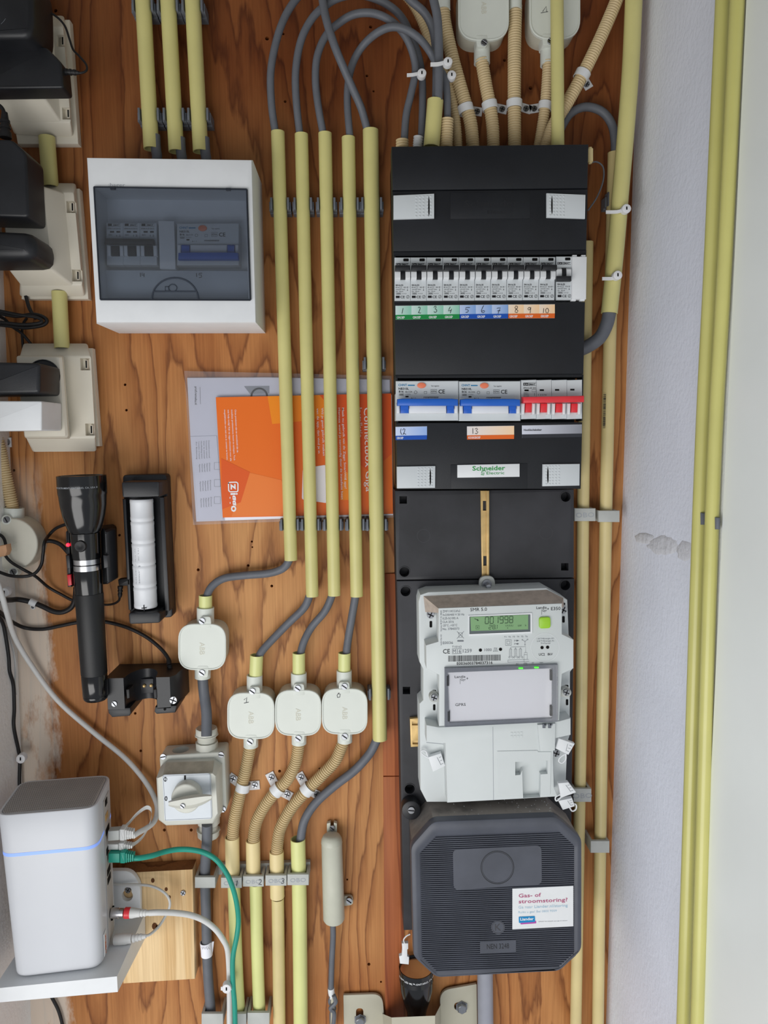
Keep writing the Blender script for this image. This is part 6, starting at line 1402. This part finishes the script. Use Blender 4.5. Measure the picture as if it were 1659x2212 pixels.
cord([(259, 1288, .025), (256, 1298, .02), (243, 1305, .012), (222, 1306, .006), (205, 1300, .005)], 5, 'thin black cord from the angled plug to behind the torch')
cord([(148, 1132, .02), (138, 1134, .018), (120, 1142, .012), (106, 1156, .012), (96, 1172, .036), (93, 1196, .036), (89, 1220, .036), (76, 1238, .040), (55, 1245, .044), (25, 1244, .044), (2, 1237, .042), (-30, 1224, .036)], 7, 'black cord curving from the torch head over the round box')
cord([(96, 1169, .012), (112, 1169, .010), (130, 1176, .010), (144, 1190, .012), (152, 1200, .012)], 9, 'short thick black cord between round box and torch cradle')
cord([(-10, 1150, .036), (6, 1160, .038), (12, 1176, .042), (10, 1196, .042), (24, 1214, .036), (50, 1230, .036), (78, 1246, .028), (104, 1268, .010), (132, 1284, .006), (158, 1297, .006), (178, 1296, .006)], 6.5, 'black cord slanting down from the round box to behind the torch')
cord(LW([(-20, 1294), (8, 1296), (24, 1296)], .005)+[(40, 1295, .012), (66, 1300, .008), (92, 1310, .008), (116, 1321, .008), (136, 1322, .008), (154, 1312, .008), (162, 1294, .010), (164, 1270, .02)], 11, 'thick black cord held by a small white clip')
t = thing('cable_clip', 'small white clip over the thick black cord', 'clip', tuple(W(72, 1302, .01)))
part('hood', MB().hollow([W(65, 1299, .008), W(72, 1302, .008), W(79, 1305, .008)], 7.6*PX(72, 1302, .008), .0012, 20, .001), M['white'], t)
part('foot', MB().qp(rnd([(64, 1304), (77, 1306), (74, 1317), (66, 1316)], 3, 2), .0005, .004, .0006), M['white'], t); screw(70, 1312, .004, .0052, 3.4, t, 30)
cord(LW([(-20, 1310), (2, 1324), (24, 1342)], .004)+[(54, 1356, .006), (92, 1359, .006), (130, 1352, .006), (165, 1345, .006), (200, 1342, .006), (232, 1344, .006), (276, 1356, .006), (316, 1376, .006), (346, 1400, .010), (362, 1420, .016), (366, 1436, .022)], 8, 'long black cord passing behind the torch to the empty cradle')
cord(LW([(-4, 1330), (6, 1346), (12, 1372), (19, 1420), (21, 1450), (29, 1480), (31, 1530), (30, 1570), (40, 1620), (43, 1640), (42, 1690), (44, 1730)], .0022), 7.5, 'black cord running down the left wall edge')
cable(LW([(14, 1356), (24, 1385), (32, 1420), (34, 1450), (33, 1474), (35, 1500)], .0014, .004), 4, 'wcable', 'thin white cord beside the black one at the wall edge', name='cord', cat='cord')
cord([(104, 2140, .01), (114, 2158, .006), (126, 2182, .005), (134, 2210, .005), (138, 2240, .005)], 7, 'black cord coming out under the white shelf')
tie(8, 1283, 9, 1280, 12, lw_(4, 1283)+.010, 'small white tie head at the wall edge above the white cable', 'ties at the wall edge')
tie(42, 1640, 44, 1640, 14, lw_(40, 1640)+.006, 'small white clip on the black cord at the wall edge', 'ties at the wall edge')

# ------------------------------------------------------------------ empty cradle
c = W(318, 1495, 0)
cd = thing('empty_cradle', 'empty black charging cradle with two brass pins', 'charger', (c.x, 0, c.z))
z0, z1 = W(300, 1545, .056).z, W(300, 1464, .056).z
xl = [W(228, 1500, .056).x, W(270, 1500, .056).x, W(337, 1500, .056).x, W(368, 1500, .056).x, W(381, 1500, .050).x, W(404, 1490, .006).x, W(240, 1490, .02).x]
cxx, rad = (xl[1]+xl[2])/2, (xl[2]-xl[1])/2
sec = [(xl[0], .050), (xl[0]+.002, .056), (xl[1]-.001, .056), (xl[1], .054)]+[(cxx-rad*math.cos(math.pi*i/14), .052-rad*1.75*math.sin(math.pi*i/14)*.98) for i in range(15)]+[(xl[2], .054), (xl[2]+.001, .056), (xl[3], .056), (xl[4], .048), (xl[4]+.004, .0006), (xl[0], .0006)]
body = MB().loft([[Vector((x, -h, z0+.008)) for x, h in sec], [Vector((x, -h, z1)) for x, h in sec]])
part('body', body, M['black'], cd)
part('foot', MB().qp([(233, 1531), (281, 1529), (283, 1541), (279, 1547), (242, 1550), (234, 1541)], .004, .056, .0015), M['black'], cd)
part('foot', MB().qp([(335, 1527), (382, 1524), (378, 1540), (338, 1543), (333, 1538)], .004, .056, .0015), M['black'], cd)
hb_ = .052-rad*1.75*.98
part('contact_plate', MB().qp([(303, 1467), (331, 1466), (331, 1497), (305, 1498)], hb_+.0002, hb_+.004, .0006), M['black'], cd)
for x, y in ((312, 1481), (327, 1480)): part('contact_pin', MB().lathe(W(x, y, hb_+.004), (0, -1, 0), [(0, .0021), (.002, .002), (.003, .001)], 14), M['brass'], cd)
for x in (276, 335): part('spring_tab', MB().qp([(x-4, 1490), (x+3, 1489), (x+4, 1508), (x-2, 1510)], .040, .0575, .001), M['rubber'], cd)
screw(246.5, 1521, .0562, .0572, 6, cd, 50); screw(374, 1513, .0562, .0585, 8, cd, 20, True)
e = MB(); e.quad(circ(356, 1532, 3, 12), .0564); part('screw_hole', e, M['dark'], cd, ang=-1)
part('strain_relief', MB().lathe(W(368, 1450, .020), W(364, 1424, .016)-W(368, 1450, .020), [(0, .0042), (.004, .004), (.0042, .0032), (.006, .0032), (.0062, .0037), (.008, .0036), (.0082, .003), (.0105, .003), (.0107, .0033), (.013, .003), (.016, .0024)], 12), M['rubber'], cd)

# ------------------------------------------------------------------ rotary switch
def ZS(x, y): return (320+x/8.194, 1560+y/8.194)
c = W(415, 1700, 0)
sw = thing('rotary_switch', 'ivory rotary isolator switch with a wing knob', 'switch', (c.x, 0, c.z))
bs = part('base', MB().qp(rnd([(344, 1633), (485, 1624), (490, 1750), (482, 1756), (352, 1760)], [7, 7, 5, 5, 7], 4), .0006, .031, .0015, 3), M['switch'], sw)
P = W(391, 1631, .016)
cut(bs, MB().lathe(P+Vector((0, 0, .02)), (0, 0, -1), [(0, .0105), (.034, .0105)], 24))
fb = MB(); fb.loft([[W(x, y, .0312) for x, y in [(362, 1641), (462, 1637), (480, 1650), (482, 1750), (476, 1757), (362, 1766), (352, 1758), (350, 1652)]], [W(x, y, .040) for x, y in [(358, 1648), (463, 1644), (476, 1656), (480, 1752), (472, 1766), (360, 1772), (349, 1764), (347, 1656)]], [W(x, y, .0575) for x, y in [(350, 1674), (460, 1669), (468, 1674), (473, 1758), (459, 1779), (359, 1783), (343, 1771), (338, 1680)]], [W(x, y, .0600) for x, y in [(352, 1676), (459, 1671), (465, 1676), (470, 1757), (457, 1776), (360, 1780), (346, 1769), (341, 1681)]]])
part('front_block', fb, M['switch'], sw)
dt = MB(); dt.loft([[W(x, y, .0405) for x, y in [(359, 1647.5), (462, 1643.5), (462, 1645.5), (359, 1649.5)]], [W(x, y, .0572) for x, y in [(352, 1672.6), (459, 1667.6), (459, 1669.4), (352, 1674.4)]]]); part('dusty_ledge', dt, M['switchtop'], sw)
fpx = rnd([(350, 1674), (455, 1670.5), (458.5, 1769.5), (355.5, 1774.5)], 7, 4)
part('front_plate', MB().qp(fpx, .0601, .0612, .0004, 1), M['plate'], sw)
e = MB(); e.line([(352.5, 1676.5), (453.5, 1673), (456.5, 1767.5), (357.5, 1772)], .0614, .7, True); part('plate_groove', e, M['inkg'], sw, ang=-1)
e = MB(); e.text('1', 397.6, 1685, .0615, 10, 0, 'L', 4, bold=.02); e.text('0', 355.6, 1730, .0615, 10, 0, 'L', 6, bold=.02); e.line(circ(357, 1683.5, 3.6, 14), .0615, 1, True); e.line([(357, 1679), (357, 1688)], .0615, 1); e.line([(355, 1679), (359, 1679)], .0615, .8); e.line([(355, 1688), (359, 1688)], .0615, .8)
part('print', e, M['inkb'], sw, ang=-1)
kp = part('knob_disc', MB().qp(circ(401, 1726, 32, 36), .0613, .074, .002, 3), M['switch'], sw)
kb2 = MB(); R = []
for u in [i/14 for i in range(15)]:
    x = 364+93*u; cy_ = 1736-14*u+3*math.sin(math.pi*u); hw = 1.5+13.5*math.sin(math.pi*min(1, max(0, .06+.88*u)))**.8
    R.append([W(x, cy_-hw, .0741), W(x, cy_-hw*.9, .084), W(x, cy_-hw*.5, .089), W(x, cy_+hw*.5, .089), W(x, cy_+hw*.9, .084), W(x, cy_+hw, .0741)])
kb2.loft(R); part('knob_wing', kb2, M['switch'], sw)
screw(394, 1742, .0885, .0905, 5.4, sw, 40)
for x, y, a in ((352, 1635, -10), (477.5, 1631, 10), (481.5, 1749, 40)): screw(x, y, .031, .033, 6.4, sw, a)
def gland(x, ya, yb, s, lab):
    a, b = W(x, ya, .016), W(x+1, yb, .016); ax = b-a; Lg = ax.length; k = PX(x, ya, .016)
    if Lg < .01: return
    n1 = MB(); n1.lathe(a, ax, [(0, 14*k), (0, 22*k), (.002, 23.5*k), (.0075, 23.5*k), (.0085, 25.5*k), (.0095, 25*k), (.0095, 20*k)], 6 if False else 12); part('dome_nut', n1, M['switch'], sw)
    n2 = MB(); pr_ = []
    for i in range(5): pr_ += [(.0096+.0018*i, 20*k), (.0105+.0018*i, 19*k)]
    n2.lathe(a, ax, pr_, 24); part('thread', n2, M['switch'], sw)
    n3 = MB(); n3.lathe(a, ax, [(.018, 17*k), (.018, 24*k), (.0265, 24*k), (.0268, 25.5*k), (Lg-.001, 25.5*k), (Lg, 22*k)], 10); part('gland_body', n3, M['switch'], sw)
gland(446, 1572, 1626, 1, 'top'); gland(450, 1806, 1758, -1, 'bottom')

# ------------------------------------------------------------------ plank, shelf, router
pk = thing('pine_plank', 'short pale pine plank screwed to the board behind the router', 'plank', tuple(W(340, 2000, 0)))
part('board', MB().qp([(262, 1886), (416, 1878), (421, 2115), (266, 2125)], .0006, .022, .0008), M['pine'], pk)
part('sawn_top', MB().add([W(262, 1886, .0221)+Vector((0, 0, .0003)), W(416, 1878, .0221)+Vector((0, 0, .0003)), W(416, 1878, .0221)+Vector((0, .0212, .0003)), W(262, 1886, .0221)+Vector((0, .0212, .0003))], [(0, 1, 2, 3)]), M['sawn'], pk, 'rough brown sawn edge', ang=-1)
e = MB()
for x, y, r in ((334, 2001, 6), (330, 1902, 4), (359, 1921, 3.4), (366, 1938, 3), (340, 2003, 4)): e.quad(circ(x, y, r, 10, r*1.3), .0223)
part('knot', e, ink('pine_knot', (96, 58, 30), .8), pk, ang=-1)
screw(395, 1930, .0222, .024, 5.5, pk, 30, True)
FL, FR = W(-12, 1761, .137), W(207, 1749, .125); FLb, FRb = W(28, 2113, .137), W(221, 2099, .125)
zt, zb = (FL.z+FR.z)/2, (FLb.z+FRb.z)/2
fdir = Vector((FR.x-FL.x, FR.y-FL.y)).normalized(); bdir = Vector((-fdir.y, fdir.x))
def sect(t, ins=0.0, rad=.016):         # rounded plan outline of the router at height fraction t (0 top, 1 bottom)
    a = Vector((FL.x+(FLb.x-FL.x)*t, FL.y)); b = Vector((FR.x+(FRb.x-FR.x)*t, FR.y))
    dp = .084
    q = [tuple(a), tuple(b), tuple(b+bdir*dp), tuple(a+bdir*dp)]
    q = rnd(q, rad, 6)
    return inset(q, ins) if ins else q
def ring(t, ins=0.0): return [Vector((x, y, zt+(zb-zt)*t)) for x, y in sect(t, ins)]
ro = thing('router', 'white upright internet router standing on a white shelf', 'router', tuple(Vector((FLb.x*.5+FRb.x*.5, FLb.y+.04, zb))))
up = Vector((0, 0, .0012))
R = [ring(1.0, .006), ring(.994, .003), ring(.982, .0006), ring(.97), ring(.2), ring(.006), [p+up*0 for p in ring(0, .0008)], ring(0, .003), [p-up for p in ring(0, .0036)]]
part('shell', MB().loft(R), M['router'], ro)
tp = [p-up*.8 for p in ring(0, .0042)]
g = part('grille', MB().loft([tp, [p+up*.5 for p in ring(0, .0046)]]), M['grille'], ro, 'grey perforated top')
ds = MB(); zz = zt+.0012*.5+.0003
a = Vector((FL.x, FL.y)); b = Vector((FR.x, FR.y)); w_ = (b-a).length
for i in range(46):
    for j in range(32):
        u = .05+.9*(i+(.5 if j % 2 else 0))/46; v = .06+.88*j/32
        p = a+(b-a)*u+bdir*(.084*v); c0 = min(u, 1-u)*w_; c1 = min(v, 1-v)*.084
        if c0 < .014 and c1 < .014 and (c0-.014)**2+(c1-.014)**2 > .0105**2: continue
        r = .00075; ds.add([(p.x-r, p.y, zz), (p.x, p.y-r, zz), (p.x+r, p.y, zz), (p.x, p.y+r, zz)], [(0, 1, 2, 3)])
part('grille_holes', ds, ink('grille_hole', (120, 118, 116), .8), g, kind='stuff', ang=-1)
t0 = .2386
L0 = [Vector((x, y, zt+(zb-zt)*(t0-.0095))) for x, y in sect(t0, -.0002)]; L1 = [Vector((x, y, zt+(zb-zt)*(t0+.0095))) for x, y in sect(t0, -.0002)]
part('light_strip', MB().loft([L0, L1], False, False), M['led'], ro, 'glowing pale blue strip')
def RF(s, v, out=.0003):                # a point on the router's right side: s from front to back, v from top to bottom
    b = Vector((FR.x+(FRb.x-FR.x)*v, FR.y)); p = b+bdir*(.084*s)+fdir*out
    return Vector((p.x, p.y, zt+(zb-zt)*v))
def side(s0, v0, s1, v1, out, th=None):
    o = [RF(s0, v0, out), RF(s1, v0, out), RF(s1, v1, out), RF(s0, v1, out)]
    if th is None: return MB().add(o, [(0, 1, 2, 3)])
    return MB().loft([o, [RF(s0, v0, out+th), RF(s1, v0, out+th), RF(s1, v1, out+th), RF(s0, v1, out+th)]])
part('port_panel', side(.40, .05, .74, .97, .0002, .0006), M['grille'], ro, 'grey port panel')
for v, m, s0, s1 in ((.08, 'dark', .48, .60), (.17, 'brass', .46, .62), (.262, 'dark', .45, .66), (.385, 'dark', .45, .66), (.52, 'dark', .45, .64), (.575, 'dark', .45, .64)):
    part('port', side(s0, v-.02, s1, v+.02, .0009, .0004), M[m], ro)
part('power_switch', side(.56, .80, .70, .86, .0009, .002), M['dark'], ro)
part('logo_plate', side(.13, .82, .26, .96, .0003, .0004), M['white'], ro)
e = MB(); o0 = RF(.2, .845, .0009); vs, fs = text_geo('ziggo', .02); xs = [v[0] for v in vs]; kx = .024/(max(xs)-min(xs)); dn = (RF(.2, 1, 0)-RF(.2, .8, 0)).normalized(); ac = (RF(.8, .9, 0)-RF(.2, .9, 0)).normalized()
e.add([o0+dn*(v[0]*kx)+ac*(v[1]*.007) for v in vs], fs); part('orange_lettering', e, M['orange'], ro, ang=-1)
# shelf
zs = zb-.0006
S0, S1_ = W(-14, 2131, .148), W(253, 2115, .136)
sb = thing('wall_shelf', 'white plastic wall shelf carrying the router', 'shelf', tuple(Vector((.5*(S0.x+S1_.x), -.04, zs-.02))))
a = Vector((S0.x, S0.y)); b = Vector((S1_.x, S1_.y)); d0 = Vector((S0.x, -.0245)); b1 = Vector((S1_.x, -.0245))
topq = [Vector((p.x, p.y, zs)) for p in (a, b, b1, d0)]
lowq = [Vector((p[0], p[1], zs-p[2])) for p in ((a.x, a.y, .017), (b.x, b.y, .019), (b1.x-.001, b1.y, .034), (d0.x, d0.y, .034))]
part('tray', MB().loft([lowq, topq]), M['white'], sb)
bp = MB(); bp.qp(rnd([(150, 1882), (284, 1881), (303, 1912), (304, 2010), (298, 2030), (150, 2040)], [2, 18, 14, 8, 8, 2], 5), .0232, .030, .0015)
bpo = part('back_plate', bp, M['white'], sb)
cut(bpo, MB().prism(Q(circ(275, 1935, 12, 20), .03), .0225, .034)); cut(bpo, MB().prism(Q(rnd(rect(268, 1917, 284, 1936), 7), .03), .0225, .034))
screw(276, 1924, .024, .0275, 6, sb, 30, True)

# ------------------------------------------------------------------ plugs and cables at the router
def along(px0, px1, h): a = W(*px0, h); return a, W(*px1, h)-a
def plug(name, label, cat, segs, group='plugs in the router side'):
    t = thing(name, label, cat, tuple(segs[0][1]), group)
    for nm, o, axv, prof, m in segs: part(nm, MB().lathe(o, axv, prof, 20), M[m], t)
    return t
def boxplug(name, label, x0, x1, y0, y1, h, m, shell, group='plugs in the router side', tilt=0):
    t = thing(name, label, 'plug', tuple(W(x0, (y0+y1)/2, h-.01)), group)
    part('shell', MB().qp([(x0, y0+2), (x0+24, y0+2-tilt), (x0+24, y1-2-tilt), (x0, y1-2)], h-.010, h, .0006), M[shell], t)
    part('boot', MB().qp(rnd([(x0+24.5, y0-tilt), (x0+36, y0-tilt), (x0+36, y1-tilt), (x0+24.5, y1-tilt)], 2, 2), h-.011, h+.0005, .0015), M[m], t)
    rb = MB(); n = 4; x = x0+37
    for i in range(n):
        q = 2+i*.9; rb.qp([(x, y0+q-tilt*1.2), (x+3.2, y0+q-tilt*1.2), (x+3.2, y1-q-tilt*1.2), (x, y1-q-tilt*1.2)], h-.009, h-.001, .0006); x += 4.6
    rb.tube([W(x0+36, (y0+y1)/2-tilt*1.2, h-.005), W(x1, (y0+y1)/2-tilt*1.5, h-.005)], .0026, 10)
    part('strain_relief', rb, M[m], t); return t
boxplug('network_plug', 'light grey network plug beside the teal one', 233, 292, 1794, 1819, .085, 'wcable', 'obo', tilt=2)
boxplug('network_plug', 'teal network plug in the router side', 234, 292, 1842, 1866, .085, 'teal', 'teal')
boxplug('flat_plug', 'flat pale plug just above the teal one', 231, 246, 1822, 1838, .079, 'wcable', 'wcable')
cable([(288, 1806, .08), (300, 1798, .072), (318, 1788, .056), (332, 1776, .044), (339, 1758, .034), (338, 1735, .026), (324, 1704, .018), (300, 1670, .014), (264, 1632, .012), (200, 1580, .010), (124, 1512, .010), (66, 1434, .014), (32, 1376, .030)]+LW([(14, 1320), (2, 1280), (-16, 1230)], .017), 11, 'wcable', 'white cable sweeping down the board to the router')
fl = MB(); P = path([(246, 1830, .074), (262, 1832, .072), (282, 1827, .066), (304, 1812, .056), (318, 1792, .052), (326, 1770, .052), (327, 1750, .052), (316, 1744, .054), (296, 1758, .060), (278, 1778, .066), (262, 1792, .070), (250, 1796, .072)], None, 6)
wv = Vector((.2, -.5, .84)).normalized()*.0042; tv = Vector((0, -.0007, 0))
fl.loft([[p+wv, p-wv, p-wv+tv, p+wv+tv] for p in P]); one('flat_cable', fl, M['wcable'], 'flat pale ribbon cable looped beside the router', 'cable')
cable([(290, 1854, .08), (305, 1853, .078), (330, 1848, .070), (356, 1840, .058), (384, 1835, .050), (416, 1836, .046), (444, 1843, .044), (468, 1858, .044), (488, 1884, .043), (500, 1910, .042), (510, 1945, .040), (515, 1985, .038), (512, 2020, .039), (503, 2070, .040), (503.5, 2126, .041), (507, 2174, .042), (509, 2260, .043)], 11, 'teal', 'teal network cable arching over the grey cable and down')
plug('coax_plug', 'silver coax plug with a red ring', 'plug', [('nut',)+along((241, 1972), (268, 1972), .080)+([(0, .0058), (.002, .0062), (.009, .0062), (.0092, .0056), (.0145, .0056)], 'silver'), ('red_ring',)+along((269, 1972), (285, 1972), .080)+([(0, .0056), (.0005, .0064), (.006, .0064), (.007, .006)], 'red'), ('boot',)+along((281, 1972), (325, 1972), .080)+([(0, .006), (.003, .006), (.009, .0048), (.012, .0046), (.0122, .0038), (.0135, .0038), (.0137, .0044), (.0155, .0043), (.0157, .0036), (.017, .0036), (.0172, .0042), (.019, .004), (.0192, .0034), (.0235, .003)], 'wcable')])
cable([(322, 1972, .080), (345, 1971, .078), (378, 1972, .070), (412, 1977, .060), (442, 1989, .052), (466, 2008, .046), (482, 2030, .036), (491, 2050, .030), (494.5, 2090, .0292), (495.5, 2140, .0292), (496, 2200, .033), (497, 2260, .036)], 12, 'wcable', 'white coax cable curving down beside the teal cable')
plug('power_plug', 'white barrel plug at the bottom of the router side', 'plug', [('barrel',)+along((247, 2030), (287, 2027), .082)+([(0, .0058), (.001, .0063), (.014, .0063), (.0165, .0056), (.021, .0054)], 'wcable'), ('strain_relief',)+along((287, 2027), (317, 2022), .082)+([(0, .0048), (.003, .0046), (.0032, .0038), (.005, .0038), (.0052, .0044), (.007, .0042), (.0072, .0035), (.009, .0035), (.0092, .004), (.011, .0038), (.0112, .0031), (.016, .0022)], 'wcable')])
cable([(315, 2022, .082), (326, 2017, .076), (344, 2000, .062), (360, 1974, .050), (367, 1954, .046), (362, 1936, .044), (346, 1922, .042), (322, 1913, .038), (290, 1911, .036), (262, 1911, .034), (244, 1910, .033)], 5.5, 'wcable', 'thin white power cord looping over the pine plank', name='cord', cat='cord')
cable([(30, 2110, .03), (18, 2094, .03), (8, 2076, .03), (6, 2056, .03), (12, 2034, .03), (24, 2022, .03)], 7, 'wcable', 'white cord loop peeping out behind the router at the wall', name='cord', cat='cord')
tie(500, 2134, 489, 2137, 46, .044, 'white cable tie holding the white and teal cables to the pale pipe', 'ties on the router cables', 8)
